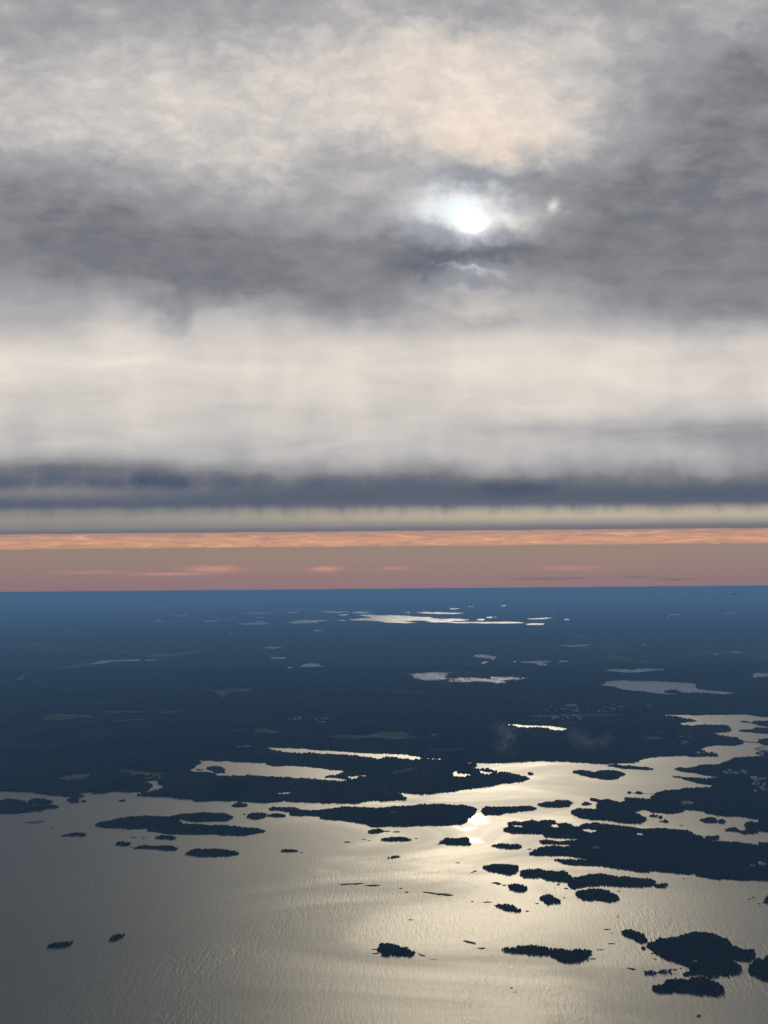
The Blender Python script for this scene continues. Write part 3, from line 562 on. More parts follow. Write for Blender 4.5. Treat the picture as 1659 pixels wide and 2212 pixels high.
ISL = [
 # left bay
 ('G', '-260,262 -160,225 -60,210 0,222 10,206 60,198 110,203 155,208 176,232 176,243 200,242 250,240 340,236 378,255 355,263 300,263 270,280 180,288 60,295 -60,297 -200,290', 'large wooded island cut by the left edge of the photo'),
 ('G', '178,228 190,206 220,196 270,197 320,208 345,220 330,233 250,237 190,238', 'rounded wooded islet just behind the tail of the island at the left edge'),
 ('G', '392,182 400,162 440,153 500,160 545,180 530,192 470,190 420,186', 'wooded islet tight against the left mainland shore'),
 ('G', '435,207 450,192 500,194 515,202 512,224 470,228 445,218', 'squat wooded islet in front of the islet touching the mainland shore'),
 ('G', '525,217 535,209 550,210 558,218 540,223', 'tiny round tree-topped islet right of the squat islet near the left shore'),
 ('G', '768,212 785,208 800,205 815,212 790,218', 'tiny pointed islet alone in the strait off the left mainland'),
 ('G', '380,438 430,430 460,422 490,417 530,420 565,432 550,440 470,443 400,442', 'small low wooded islet with a pointed western tail, alone in the left bay'),
 ('G', '615,366 650,350 740,332 780,322 860,312 900,316 930,308 1020,312 1110,312 1160,300 1240,292 1320,288 1430,290 1480,300 1512,320 1490,335 1460,346 1380,345 1290,348 1230,345 1155,332 1160,345 1185,360 1260,362 1400,368 1500,378 1659,385 1700,398 1722,410 1680,422 1620,432 1530,438 1400,430 1330,430 1240,430 1130,428 1050,422 1000,412 950,402 960,393 1010,390 900,394 800,392 720,390 640,380', 'big forked island with a long inlet open to the east, left of centre'),
 ('G', '998,450 1040,438 1080,436 1130,445 1142,455 1120,464 1060,462 1020,456', 'small wooded islet just south of the big forked island'),
 ('G', '745,495 770,480 800,477 830,482 850,497 830,505 780,502 755,498', 'small round wooded islet west of the double-humped islet'),
 ('G', '868,520 900,505 930,498 980,505 1040,502 1080,505 1150,522 1140,532 1080,532 1020,526 960,522 900,522', 'double-humped long wooded islet with a narrow waist'),
 ('G', '1208,550 1240,535 1265,522 1340,524 1420,522 1500,536 1556,552 1530,562 1480,570 1400,573 1300,575 1260,567 1206,562', 'dark oval wooded island furthest east of the small group below the forked island'),
 ('G', '1500,242 1540,224 1570,224 1605,240 1590,250 1540,252 1505,250', 'small oval islet in the strait above the forked island'),
 ('H', '-60,145 -40,128 0,122 40,122 70,138 50,158 0,168 -30,165 -56,155', 'wooded islet between the forked island and the long island'),
 ('H', '75,140 110,130 160,128 190,138 190,150 150,152 90,150', 'flat wooded islet under the western tip of the long island'),
 ('H', '85,98 110,84 170,88 250,88 300,102 360,110 450,100 520,90 600,82 700,88 850,88 900,78 1000,76 1050,68 1180,66 1250,70 1340,72 1400,84 1432,100 1425,125 1400,148 1370,165 1368,185 1340,195 1280,202 1200,207 1080,208 1000,212 900,214 800,214 740,213 700,195 640,185 540,172 500,172 410,160 430,152 380,145 300,145 230,142 220,122 180,115 100,108', 'long wooded island ending at the brightest sun glint, pale clearing in its middle'),
 ('H', '1465,100 1490,82 1560,84 1640,84 1720,80 1780,80 1815,92 1815,102 1780,110 1700,116 1620,125 1580,140 1480,140 1465,120', 'narrow wooded island just right of the brightest sun glint'),
 ('H', '728,242 745,232 790,228 825,235 830,245 800,254 735,256', 'small dark islet under the middle of the long island'),
 ('H', '805,300 850,286 900,280 960,282 1010,296 990,305 900,308 850,308', 'lens-shaped wooded islet south of the long island'),
 ('H', '1190,318 1215,298 1230,285 1290,288 1350,282 1380,288 1380,305 1370,318 1395,330 1370,336 1300,334 1240,330 1200,322', 'blocky wooded islet with the second sun glint at its eastern end'),
 ('H', '155,375 170,362 215,362 250,365 275,375 240,378 190,378', 'very small wooded islet alone between the oval island and the lens-shaped islet'),
 ('H', '852,420 880,408 900,402 940,408 910,414 880,420', 'tiny wooded islet between the lens-shaped islet and the open water'),
 ('I', '-130,340 -100,328 -60,322 0,328 40,330 65,345 40,356 -40,358 -90,350', 'small wooded islet west of the large right-hand island'),
 ('I', '-195,480 -150,462 -60,456 0,460 40,466 42,490 20,515 -5,530 -40,526 -80,516 -140,505', 'dark wedge-shaped wooded islet at the western end of the chain of two long islands'),
 ('I', '-30,600 0,587 40,585 80,598 102,615 80,632 40,638 -10,622', 'round wooded islet with a reef on its western side'),
 ('I', '50,530 55,505 90,490 180,488 230,500 260,500 330,498 370,520 395,545 440,540 500,520 580,518 650,535 740,535 800,545 890,548 930,570 920,590 860,602 760,604 680,600 560,595 480,602 400,620 365,598 355,575 330,568 260,566 220,558 180,540 80,545', 'long twisting wooded island south of the large right-hand island'),
 ('I', '922,595 950,582 980,578 1010,590 985,605 940,607', 'small wooded islet off the eastern end of the twisting island'),
 ('I', '410,645 430,628 500,615 570,612 620,625 660,650 695,680 670,700 620,700 580,692 520,690 460,688 420,665', 'broad oval wooded island close below the twisting island'),
 ('I', '180,680 205,658 240,653 290,680 318,705 290,712 230,718 200,700', 'egg-shaped wooded islet alone below the twisting island'),
 ('I', '-120,725 -60,718 0,722 30,740 65,758 40,766 0,760 -60,748', 'flat wedge of wooded islet nearest below the round islet with the reef'),
 ('I', '1620,708 1640,672 1680,650 1760,660 1760,715 1680,715', 'wooded islet half cut by the right edge of the photo'),
 # right archipelago
 ('I', '-60,240 -20,215 -30,190 0,180 60,182 130,172 180,180 240,170 285,172 292,192 345,188 385,200 400,215 440,205 480,192 540,188 620,198 700,206 800,218 850,228 920,222 980,222 1060,232 1150,240 1178,262 1230,275 1240,298 1300,308 1400,312 1500,320 1600,335 1700,350 2600,450 2600,740 1900,600 1659,562 1560,560 1480,562 1430,556 1330,558 1250,545 1190,532 1185,515 1140,522 1060,515 980,506 900,498 870,510 830,508 760,498 680,488 600,472 500,465 400,462 340,455 300,438 268,428 310,422 370,424 450,425 475,434 482,426 440,415 380,408 300,400 200,402 130,400 108,390 142,362 180,350 240,338 280,334 340,345 420,335 320,328 200,325 178,312 200,298 260,300 295,308 350,304 432,303 420,293 330,288 220,284 200,265 100,258 0,257', 'largest dark wooded island, with fingered western end, at the right edge'),
 ('I', '1242,300 1250,285 1270,272 1300,276 1330,265 1345,285 1310,300 1260,306', 'knobbly wooded islet on the lagoon side of the largest island'),
 ('I', '1590,330 1600,316 1640,316 1720,326 1720,345 1620,340', 'small wooded islet by the right edge between lagoon and largest island'),
 ('I', '165,75 190,58 260,50 300,40 360,42 395,62 370,82 300,90 220,88', 'oval wooded island right of the narrow island by the glint'),
 ('I', '448,68 470,52 512,62 514,70 500,75 460,75', 'tiny wooded islet beside the western bay of the right-hand peninsula'),
 ('I', '885,147 910,132 940,140 938,150 915,152', 'westernmost of the three tiny islets in the right lagoon'),
 ('I', '945,152 965,144 978,155 960,163', 'middle and smallest of the three tiny islets in the right lagoon'),
 ('I', '952,178 990,170 1012,178 1002,188 975,184', 'southernmost of the three tiny islets in the right lagoon'),
 ('I', '1215,170 1250,160 1290,150 1320,160 1330,180 1300,190 1240,185', 'larger wooded islet of the touching pair in the right lagoon'),
 ('I', '1335,182 1342,170 1362,167 1385,180 1370,195 1340,192', 'smaller round islet of the touching pair in the right lagoon'),
 ('F', '388,458 430,442 480,448 530,455 580,445 680,445 735,470 700,485 690,500 640,507 560,500 500,490 430,472', 'wooded island shaped like a bean in the upper strait on the right'),
 ('F', '605,415 660,408 720,415 760,412 800,422 860,425 910,438 870,444 780,438 700,432 650,420', 'thin wooded island behind the bean-shaped island in the upper strait'),
 ('F', '100,465 120,457 140,468 132,478 108,477', 'tiny round islet off the eastern point of the wooded peninsula'),
 ('F', '745,592 752,584 765,582 775,590 770,597 752,597', 'tiny western knoll of the sand spit on the right-hand peninsula'),
 ('F', '800,594 808,583 825,580 845,592 838,600 810,600', 'tiny eastern knoll on the sand spit of the right-hand peninsula'),
 ('F', '1475,132 1500,124 1560,138 1590,125 1659,125 2400,140 2400,178 1659,165 1600,155 1540,140', 'uppermost wooded island at the right edge of the photo'),
 ('F', '1470,190 1500,182 1560,180 1590,168 1659,170 2300,190 2300,225 1659,210 1600,207 1550,200 1490,198', 'second wooded island from the top at the right edge'),
 ('F', '1590,264 1600,245 1659,238 2200,250 2200,300 1659,287 1610,276', 'wooded island at the far eastern end of the low causeway'),
 ('F', '1575,340 1600,325 1620,318 1659,312 2100,320 2100,345 1659,362 1640,350', 'wooded headland island behind the wooden jetties at the right edge'),
 # foreground
 ('J', '302,323 340,305 400,300 460,296 475,308 440,325 380,334 320,333', 'low wooded islet, leftmost in the near open water'),
 ('J', '710,285 715,270 760,248 800,243 816,248 795,268 770,280 740,290', 'slanting little wooded islet, second from the left in the near open water'),
 ('K', '778,348 800,335 798,312 830,307 880,310 920,322 970,335 1000,350 1040,368 1000,388 940,385 900,380 850,388 815,380 800,358', 'ragged wooded islet with pale surf trailing east of it, near the bottom centre'),
 ('L', '-70,350 -20,338 50,322 130,318 200,322 260,342 320,340 370,352 440,345 500,355 518,368 495,385 490,405 440,425 380,430 320,425 280,400 240,385 160,382 60,370 -20,360', 'long drooping wooded island in the near water right of centre'),
 ('L', '710,240 730,220 770,216 830,235 855,250 860,270 880,288 860,303 820,295 790,290 800,278 760,270 730,258', 'small wooded island just north-west of the broad near island'),
 ('L', '872,330 900,300 940,275 1000,272 1060,265 1110,245 1190,232 1260,238 1340,255 1390,275 1415,300 1430,320 1500,345 1550,342 1575,358 1560,375 1580,400 1550,420 1500,415 1440,412 1400,415 1450,435 1495,465 1470,500 1400,518 1350,512 1300,515 1290,530 1250,515 1200,512 1150,512 1110,512 1150,490 1155,460 1080,435 1030,420 980,400 930,370 900,345', 'broad black wooded island nearest on the right, the biggest of the foreground'),
 ('L', '832,342 842,332 855,328 870,342', 'tiny hump of an islet touching the western tip of the broad near island'),
 ('L', '1530,480 1560,430 1590,395 1630,410 1659,380 1760,370 1850,450 1800,560 1659,555 1600,535 1560,515 1540,510', 'near wooded island cut by the right edge of the photo'),
 ('L', '905,595 930,578 980,575 990,550 1050,535 1130,542 1180,520 1240,515 1300,545 1350,575 1380,600 1370,628 1320,645 1240,635 1150,630 1090,625 1030,625 960,622 915,610', 'lowest wooded island of the photo, below the broad near island'),
 ('L', '855,498 870,488 900,484 940,487 1000,482 1030,478 1035,498 1000,493 930,503 880,510', 'thin low island with sparse trees, between the two near islands'),
 # inside the near lake
 ('D', '1335,440 1345,425 1390,418 1430,420 1460,440 1460,468 1400,470 1380,458 1350,450', 'round wooded islet in the western end of the mainland lake'),
 ('D', '1262,444 1280,438 1320,441 1318,449 1280,450', 'small flat islet west of the round islet in the mainland lake'),
]
CLEAR = {15: (('H', '865,118 895,116 930,120 900,128 872,131'),)}
POND = {31: (('I', '0,206 40,208 80,213 60,222 10,218'), ('I', '245,212 270,200 290,200 305,222 270,226'), ('I', '450,232 500,232 580,242 540,252 500,258 470,248'), ('I', '785,264 830,258 862,272 820,276'), ('I', '470,425 482,430 478,440'))}
for i, (c, s, lab) in enumerate(ISL):
    small = lab.startswith(('tiny', 'very')) 
    make_island(c, s, lab, tall=5.5 if small else 8.0, dens=1.35 if small or 'sparse' in lab else 1.0, seed=i, clearings=CLEAR.get(i, ()), ponds=POND.get(i, ()))

# right-hand peninsula: more mainland
PEN = px('F', '''1052,440 1080,425 1140,428 1200,415 1260,405 1340,405 1370,388 1430,366 1500,358 1580,352 1700,355 2600,380 3600,500 3400,1300 2400,1060 I1659,252 1600,240 1590,255 1510,262 1470,248 1400,245 1372,238 1410,222 1440,216 1480,235
 1530,228 1505,205 1520,185 1560,175 1590,185 1600,165 1560,162 1500,150 1430,145 1340,140 1250,128 1250,118 1180,108 1110,105 1105,120 1050,130 980,128 900,122 860,103 780,118 830,130 870,155 878,165 850,185 790,195 720,192 650,178 600,172 520,170 450,160 378,125 400,100 440,92 555,95
 560,60 540,50 500,38 530,25 575,38 630,32 665,45 700,52 730,50 728,22 830,25 900,35 F925,605 930,590 980,575 1060,568 1120,560 1200,556 1290,550 1297,540 1200,530 1130,510 1090,495 1040,490 1050,478 1100,485 1180,490 1280,495 1370,490 1300,485 1240,478 1180,462 1100,455''')
g = ground_poly(PEN, 10.0); gp = roughen(g, 22, .12, 77)
v, f = slab(gp, 1.6, 3.0); o = link_mesh('ground', v, f, M_ground); set_props(o, kind='structure')
CLP = [('F', '1370,455 1420,448 1500,455 1520,462 1480,472 1400,468'), ('F', '1540,500 1600,488 1640,500 1600,515 1560,512'), ('F', '1550,540 1590,530 1615,545 1600,558'), ('F', '1100,655 1150,658 1160,668 1120,672'), ('F', '1600,570 1659,560 1700,575 1640,585')]
clp = [roughen(ground_poly(px(c, s), 0), 40, .2, 5) for c, s in CLP]
for e in clp:
    v, f = sheet(e, 2.4); o = link_mesh('field', v, f, M_field); set_props(o, kind='structure')
P = scatter(gp, 10.5, clp); V_, F_ = trees(P, 11, 7, 1.3)
o = link_mesh('forest', V_, F_, M_needles); set_props(o, label='dark forest of the peninsula along the right edge', kind='stuff')
print('peninsula trees', len(P))

# ------------------------------------------------------------------ bare skerries and reefs
SK = [
 ('G', '150,352 200,345 280,338 300,343 285,350 200,360 155,362', 'long bare skerry in the left bay below the island at the left edge'),
 ('G', '325,390 350,385 352,391 332,396', 'tiny bare skerry between the long left skerry and the pointed-tail islet'),
 ('G', '838,448 880,446 888,450 850,453', 'flat skerry, left one of the two above the double-humped islet'),
 ('G', '912,450 955,452 945,457 920,455', 'flat skerry, right one of the two above the double-humped islet'),
 ('G', '835,508 850,506 872,515 850,517', 'small reef joining the round islet to the double-humped islet'),
 ('G', '282,268 300,266 318,269 300,272', 'small rock off the south-eastern tail of the left-edge island'),
 ('G', '1570,300 1585,295 1600,300 1585,305', 'thin rock off the western side of the islet between forked and long islands'),
 ('H', '828,241 850,239 878,242 860,248 835,248', 'flat reef stretching east from the dark islet under the long island'),
 ('H', '880,248 910,242 935,250 900,253', 'small humped skerry at the end of the flat reef under the long island'),
 ('H', '565,315 590,307 620,315 590,320', 'small lone skerry far left of the lens-shaped islet'),
 ('H', '683,297 710,293 715,299 695,301', 'upper one of the two tiny rocks left of the lens-shaped islet'),
 ('H', '720,303 745,304 738,308', 'lower one of the two tiny rocks left of the lens-shaped islet'),
 ('H', '1022,292 1050,290 1050,295', 'tiny rock off the eastern tip of the lens-shaped islet'),
 ('H', '1170,328 1195,327 1190,332', 'tiny rock off the western foot of the blocky islet'),
 ('H', '280,382 305,380 302,385', 'tiny rock trailing the very small islet below the oval island'),
 ('H', '1288,448 1320,445 1322,450 1300,452', 'flat skerry alone north-west of the wedge-shaped islet'),
 ('H', '1390,512 1410,497 1440,498 1425,505 1395,515', 'skerry ringed by glitter west of the wedge-shaped islet'),
 ('H', '538,586 600,583 650,580 680,577 705,578 680,588 640,592 550,595', 'western one of the two long low skerries in mid water'),
 ('H', '690,596 720,590 770,588 815,594 770,602 730,602', 'eastern one of the two long low skerries in mid water'),
 ('H', '1075,634 1120,636 1200,648 1285,662 1250,666 1180,658 1140,648 1085,642', 'slanting thin skerry in the middle of the glitter'),
 ('H', '925,613 950,612 942,618', 'tiny rock between the long low skerries and the slanting one'),
 ('H', '960,638 985,634 990,639 970,643', 'tiny rock west of the slanting thin skerry'),
 ('H', '1460,704 1500,698 1532,700 1530,705 1480,707', 'narrow reef just west of the flat wedge islet'),
 ('H', '1390,699 1408,697 1412,702', 'tiny rock west of the narrow reef by the wedge islet'),
 ('K', '1335,291 1350,286 1380,292 1425,302 1425,311 1390,307 1350,297', 'slanting rocky reef between the ragged islet and the drooping island'),
 ('K', '1430,337 1450,333 1475,338 1490,334 1478,344 1440,342', 'awash rock below the slanting rocky reef'),
 ('K', '745,345 765,343 790,341 788,346 760,348', 'upper reef finger on the western side of the ragged islet'),
 ('K', '745,371 770,369 800,370 790,375 760,376', 'lower reef finger on the western side of the ragged islet'),
 ('K', '1050,375 1085,380 1100,390 1065,388', 'surf-washed rock just east of the ragged islet'),
 ('K', '985,154 1005,151 1022,154 1000,157', 'tiny rock alone above the ragged islet'),
 ('K', '1645,596 1662,590 1664,600', 'small rock below the western tip of the drooping island'),
 ('I', '-138,580 -110,572 -80,575 -70,588 -100,592', 'dark skerry at the western end of the reef by the round islet'),
 ('I', '-68,590 -45,588 -30,596 -55,598', 'middle rock of the reef by the round islet'),
 ('I', '285,590 300,582 318,590 300,597', 'upper one of the two small skerries west of the broad oval island'),
 ('I', '330,613 350,606 370,618 350,621', 'lower one of the two small skerries west of the broad oval island'),
 ('I', '328,675 340,670 348,676 338,680', 'small rock just right of the egg-shaped islet'),
 ('I', '148,711 165,708 178,713 160,717', 'small rock just left of the egg-shaped islet'),
 ('I', '85,763 100,757 112,761 98,767', 'small rock off the eastern tip of the flat wedge islet'),
 ('I', '680,631 695,628 707,631 692,635', 'tiny rock off the eastern side of the broad oval island'),
 ('I', '1105,550 1114,547 1120,551', 'tiny rock alone in the sound south of the largest island'),
 ('I', '1522,683 1535,679 1552,681 1538,686', 'left one of two tiny skerries before the islet at the right edge'),
 ('I', '1555,674 1568,669 1577,672', 'right one of two tiny skerries before the islet at the right edge'),
 ('I', '1590,713 1610,710 1610,716', 'upper rock left of the foot of the islet at the right edge'),
 ('I', '1598,728 1612,725 1612,731', 'lower rock left of the foot of the islet at the right edge'),
 ('I', '90,361 110,356 130,359 115,364', 'tiny skerry off the western tip of the largest island'),
 ('I', '398,160 405,154 412,160', 'tiny rock below the western cape of the right-hand peninsula'),
 ('I', '1085,206 1100,202 1112,205 1100,209', 'flat bare skerry in the middle of the right lagoon'),
 ('L', '495,406 520,403 550,405 545,409 510,410', 'thin reef reaching east from the drooping island'),
 ('L', '740,466 755,462 775,466 800,470 805,478 785,483 770,475', 'dark skerry west of the thin low island with sparse trees'),
 ('L', '912,409 930,404 942,408 930,412', 'skerry between the broad near island and the thin low island'),
 ('L', '1040,478 1060,472 1072,476 1050,482', 'low rock at the eastern end of the thin low island'),
 ('L', '1085,470 1098,467 1102,472', 'last rock east of the thin low island'),
 ('L', '895,372 915,370 930,373 910,376', 'narrow rock hugging the south-western shore of the broad near island'),
 ('L', '618,309 645,306 672,309 645,311', 'narrow reef east of the drooping island, the upper one'),
 ('L', '546,347 575,345 602,349 575,350', 'narrow reef east of the drooping island, the lower one'),
 ('L', '590,220 612,213 642,213 615,219', 'hair-thin reef left of the small north-western island'),
 ('L', '640,241 648,238 652,243', 'tiny rock below the hair-thin reef'),
 ('L', '1193,778 1200,768 1212,764 1226,772 1222,785 1205,790', 'bare dark rock lowest in the picture on the right'),
 ('L', '1300,532 1320,522 1345,530 1325,537', 'small reef in the gap between the two lowest islands'),
 ('D', '130,738 145,736 150,740', 'faint rock near the left mainland islands'),
 ('E', '1690,515 1700,513 1706,518', 'tiny rock below the point of the wooded peninsula'),
]
for i, (c, s, lab) in enumerate(SK): make_island(c, s, lab, name='skerry', cat='skerry', seed=200+i)

# ------------------------------------------------------------------ crossings, piers, houses, boats
M_white = mat('white_wall', (.62, .61, .58), .7)[0]; M_ochre = mat('ochre_wall', (.35, .22, .12), .8)[0]
M_roofg = mat('grey_roof', (.30, .31, .32), .5)[0]; M_roofr = mat('dark_red_roof', (.12, .04, .03), .8)[0]
M_wood = mat('weathered_wood', (.10, .09, .08), .9)[0]; M_sand = noisy('sand', (.10, .09, .07), (.24, .21, .16), .05)
M_sail = mat('dark_sail', (.10, .10, .11), .8)[0]; M_hull = mat('dark_hull', (.06, .06, .07), .4)[0]; M_foam = noisy('foam', (.22, .22, .21), (.70, .69, .66), .10)
def at(c, s, z=0.0):
    x, y = px(c, s)[0]; return drop(x, y, z)
def box(verts, faces, cx, cy, cz, sx, sy, sz, yaw=0.0):
    n = len(verts); ca, sa = math.cos(yaw), math.sin(yaw)
    for dz in (-.5, .5):
        for dx, dy in ((-.5, -.5), (.5, -.5), (.5, .5), (-.5, .5)):
            X, Y = dx*sx, dy*sy; verts.append((cx+X*ca-Y*sa, cy+X*sa+Y*ca, cz+dz*sz))
    faces += [tuple(n+k for k in q) for q in ((0, 3, 2, 1), (4, 5, 6, 7), (0, 1, 5, 4), (1, 2, 6, 5), (2, 3, 7, 6), (3, 0, 4, 7))]
def strip(c, s, width, z, h):
    p = np.array([drop(x, y, z) for x, y in px(c, s)]); v, f = [], []
    for a, b in zip(p[:-1], p[1:]):
        m = (a+b)/2; d = b-a; box(v, f, m[0], m[1], z-h/2, np.hypot(*d)+width*.3, width, h, math.atan2(d[1], d[0]))
    return v, f, p
v, f, p = strip('F', '1478,257 1520,260 1560,262 1600,266', 16, 3.5, 4.2)
root = empty('causeway', (p[:, 0].mean(), p[:, 1].mean(), 0), 'low dark road causeway crossing the upper strait to the right-edge island', 'causeway'); c0 = np.array(root.location)
link_mesh('embankment', np.array(v)-c0, f, M_rock, root)
v2, f2, _ = strip('F', '1478,257 1520,260 1560,262 1600,266', 8, 4.0, .4); link_mesh('roadway', np.array(v2)-c0, f2, M_roofg, root)
for sgn in (-1, 1):
    v3, f3 = [], []
    for a, b in zip(p[:-1], p[1:]):
        m = (a+b)/2; d = b-a; box(v3, f3, m[0], m[1]+sgn*3.8, 4.6, np.hypot(*d)*1.01, .3, .9, math.atan2(d[1], d[0]))
    link_mesh('railing', np.array(v3)-c0, f3, M_wood, root)
for s, lab in (('1575,306 1600,297 1650,289', 'upper wooden jetty by the headland at the right edge'), ('1578,312 1612,303 1640,305', 'lower wooden jetty by the headland at the right edge')):
    v, f, p = strip('F', s, 9, 2.2, .6); root = empty('jetty', (p[0, 0], p[0, 1], 0), lab, 'jetty'); c0 = np.array(root.location)
    link_mesh('deck', np.array(v)-c0, f, M_wood, root)
    for a, b in zip(p[:-1], p[1:]):
        for k in (.2, .5, .8):
            q = a+(b-a)*k; vv, ff = [], []; box(vv, ff, q[0], q[1], .6, 1.6, 1.6, 3.0); link_mesh('pile', np.array(vv)-c0, ff, M_wood, root)
def low_body(name, c, s, material, label, cat, z=.5, seed=0, kind=None):
    g = roughen(ground_poly(px(c, s), 0), 14, .25, seed); ctr = g.mean(0); v, f = slab(g-ctr, z, 4.0, -.3)
    o = link_mesh(name, v, f, material); o.location = (*ctr, 0); return set_props(o, label, cat, kind)
low_body('sandbar', 'F', '775,590 800,589 850,593 925,597 926,602 860,600 800,598', M_sand, 'pale sandbar linking the two tiny knolls to the right-hand peninsula', 'sandbar', 1.0, 4)

def house(x, y, z, yaw, L, W, Hh, wall, roof, label, group=None, name='house', cat='house'):
    root = empty(name, (x, y, z), label, cat, group); root.rotation_euler = (0, 0, yaw)
    v, f = [], []; box(v, f, 0, 0, Hh/2, L, W, Hh)
    n = len(v); link_mesh('wall', v, f, wall, root)
    r = W*.34; o = .5
    rv = [(-L/2-o, -W/2-o, Hh), (L/2+o, -W/2-o, Hh), (L/2+o, W/2+o, Hh), (-L/2-o, W/2+o, Hh), (-L/2-o, 0, Hh+r), (L/2+o, 0, Hh+r)]
    link_mesh('roof', rv, [(0, 3, 2, 1), (0, 1, 5, 4), (2, 3, 4, 5), (0, 4, 3), (1, 2, 5)], roof, root)
    return root
def village(c, boxes, n, lab, group, big=1.0, seed=0):
    r = np.random.default_rng(seed)
    for k in range(n):
        x0, y0, x1, y1 = boxes[k % len(boxes)]
        q = at(c, f'{r.uniform(x0, x1):.1f},{r.uniform(y0, y1):.1f}', 8)
        wh = True
        house(q[0], q[1], 1.5, r.uniform(0, 3.1), r.uniform(16, 26)*big, r.uniform(10, 14)*big, r.uniform(11, 14), M_white if wh else M_ochre, M_roofg, lab, group)
village('F', [(1370, 445, 1520, 472), (1100, 655, 1170, 670)], 26, 'small pale house in the shore village above the western inlet of the right-hand peninsula', 'houses by the inlet of the right-hand peninsula', 1, 1)
village('F', [(1540, 488, 1640, 520), (1550, 530, 1640, 585), (1600, 320, 1655, 350)], 30, 'small pale house among the trees at the right edge below the jetties', 'houses among the trees at the right edge', 1, 2)
village('F', [(1070, 210, 1165, 240), (1090, 262, 1135, 278)], 14, 'small pale house on the wooded cape before the causeway', 'houses on the cape before the causeway', 1, 3)
village('F', [(150, 25, 700, 70), (250, 90, 460, 120)], 46, 'small pale house in the distant town beyond the far shore on the right', 'houses of the distant town', 1.5, 4)
village('E', [(220, 95, 300, 120), (360, 110, 490, 135)], 16, 'small pale house in the hamlet behind the narrow upper lake', 'houses of the hamlet behind the narrow lake', 1.3, 5)
village('I', [(1560, 452, 1650, 470)], 6, 'pale cottage by the southern shore of the largest island at the right edge', 'cottages at the southern shore of the largest island', 1, 6)
for c, s, L, lab in (('F', '385,34', 130, 'long pale industrial hall in the distant town, the western one'), ('F', '712,38', 75, 'bright white hall at the eastern end of the distant town'), ('F', '880,28', 60, 'lone pale hall in the far forest east of the town'),
                     ('F', '440,112', 60, 'pale hall at the foot of the distant town near the small lake'), ('E', '428,136', 55, 'bright white hall in the hamlet behind the narrow upper lake'), ('E', '1153,219', 60, 'bright white hall standing alone in the forest behind the bay'),
                     ('D', '1550,300', 50, 'pale barn above the mainland lake, the left one of two'), ('D', '1600,296', 70, 'pale barn above the mainland lake, the right one of two'), ('F', '935,206', 40, 'small pale barn in the forest above the strait on the right'),
                     ('I', '545,354', 34, 'pale round-looking shed alone in the forest of the largest island'), ('L', '1187,428', 14, 'tiny pale cottage on the southern side of the broad near island')):
    q = at(c, s, 6); house(q[0], q[1], 2.0, 0.15, L, L*.42, max(9, L*.16), M_white, M_roofg, lab, name='hall' if L > 45 else 'cottage', cat='building')

def sailboat(c, s, k, label):
    q = at(c, s); root = empty('sailboat', (q[0], q[1], 0), label, 'sailboat'); root.rotation_euler = (0, 0, R(65))
    st = [(-6, 1.5, .2), (-3, 2.0, 0), (1, 2.0, 0), (4.5, 1.1, .15), (7, .05, .6)]; v, f = [], []
    for x, w, rise in st: v += [(x*k, -w*k, (1.2+rise)*k), (x*k, -w*.55*k, (-.3+rise*.4)*k), (x*k, w*.55*k, (-.3+rise*.4)*k), (x*k, w*k, (1.2+rise)*k)]
    for i in range(4):
        a, b = 4*i, 4*i+4
        for j in range(3): f.append((a+j, b+j, b+j+1, a+j+1))
        f.append((a+3, b+3, b, a))
    f.append((0, 1, 2, 3)); link_mesh('hull', v, f, M_hull, root)
    v, f = [], []; box(v, f, .6*k, 0, 9.6*k, .3*k, .3*k, 17*k); link_mesh('mast', v, f, M_wood, root)
    v, f = [], []; box(v, f, -2.2*k, 0, 2.4*k, 5.6*k, .3*k, .3*k); link_mesh('boom', v, f, M_wood, root)
    def sail(name, pts):
        n = 6; vv, ff = [], []
        for i in range(n+1):
            for j in range(n+1-i):
                a, b = i/n, j/n; p_ = np.array(pts[0])*(1-a-b)+np.array(pts[1])*a+np.array(pts[2])*b
                belly = 27*a*b*(1-a-b)*.9; vv.append((p_[0]*k, (p_[1]+belly)*k, p_[2]*k))
        idx = lambda i, j: sum(n+1-q_ for q_ in range(i))+j
        for i in range(n):
            for j in range(n-i):
                ff.append((idx(i, j), idx(i+1, j), idx(i, j+1)))
                if j < n-i-1: ff.append((idx(i+1, j), idx(i+1, j+1), idx(i, j+1)))
        m = len(vv); vv += [(x, y-.06*k, z) for x, y, z in vv]; ff += [tuple(reversed([q_+m for q_ in t_])) for t_ in ff]
        link_mesh(name, vv, ff, M_sail, root)
    sail('mainsail', [(.3, 0, 2.7), (-4.9, .6, 2.7), (.4, 0, 17.5)]); sail('jib', [(6.6, 0, 1.9), (1.2, .5, 2.2), (.9, 0, 14)])
sailboat('L', '686,132', 1.0, 'small dark sailboat under sail in the open water above the small north-western near island')
sailboat('F', '215,391', 1.0, 'tiny dark sailboat close under the far shore of the strait, right of the peninsula point')
def foam_streak(name, c, s, label):
    g = roughen(ground_poly(px(c, s), 0), 8, .35, 8); v, f = sheet(g, .12); o = link_mesh(name, v, f, M_foam); set_props(o, label, kind='stuff')
foam_streak('surf', 'K', '1040,372 1060,368 1072,374 1060,378', 'pale surf east of the ragged islet')
foam_streak('surf', 'K', '1090,398 1130,403 1185,412 1150,412 1105,406', 'pale surf trailing east of the ragged islet')
foam_streak('surf', 'K', '1455,338 1480,334 1490,338 1470,344', 'surf around the awash rock')
foam_streak('surf', 'K', '1392,312 1425,312 1420,316', 'surf on the slanting reef')
foam_streak('wake', 'L', '1140,199 1165,184 1190,170 1188,173 1165,189 1143,202', 'faint pale boat wake on the open water')
foam_streak('surf', 'L', '0,622 30,618 40,624 10,627', 'small patch of surf left of the lowest rock')

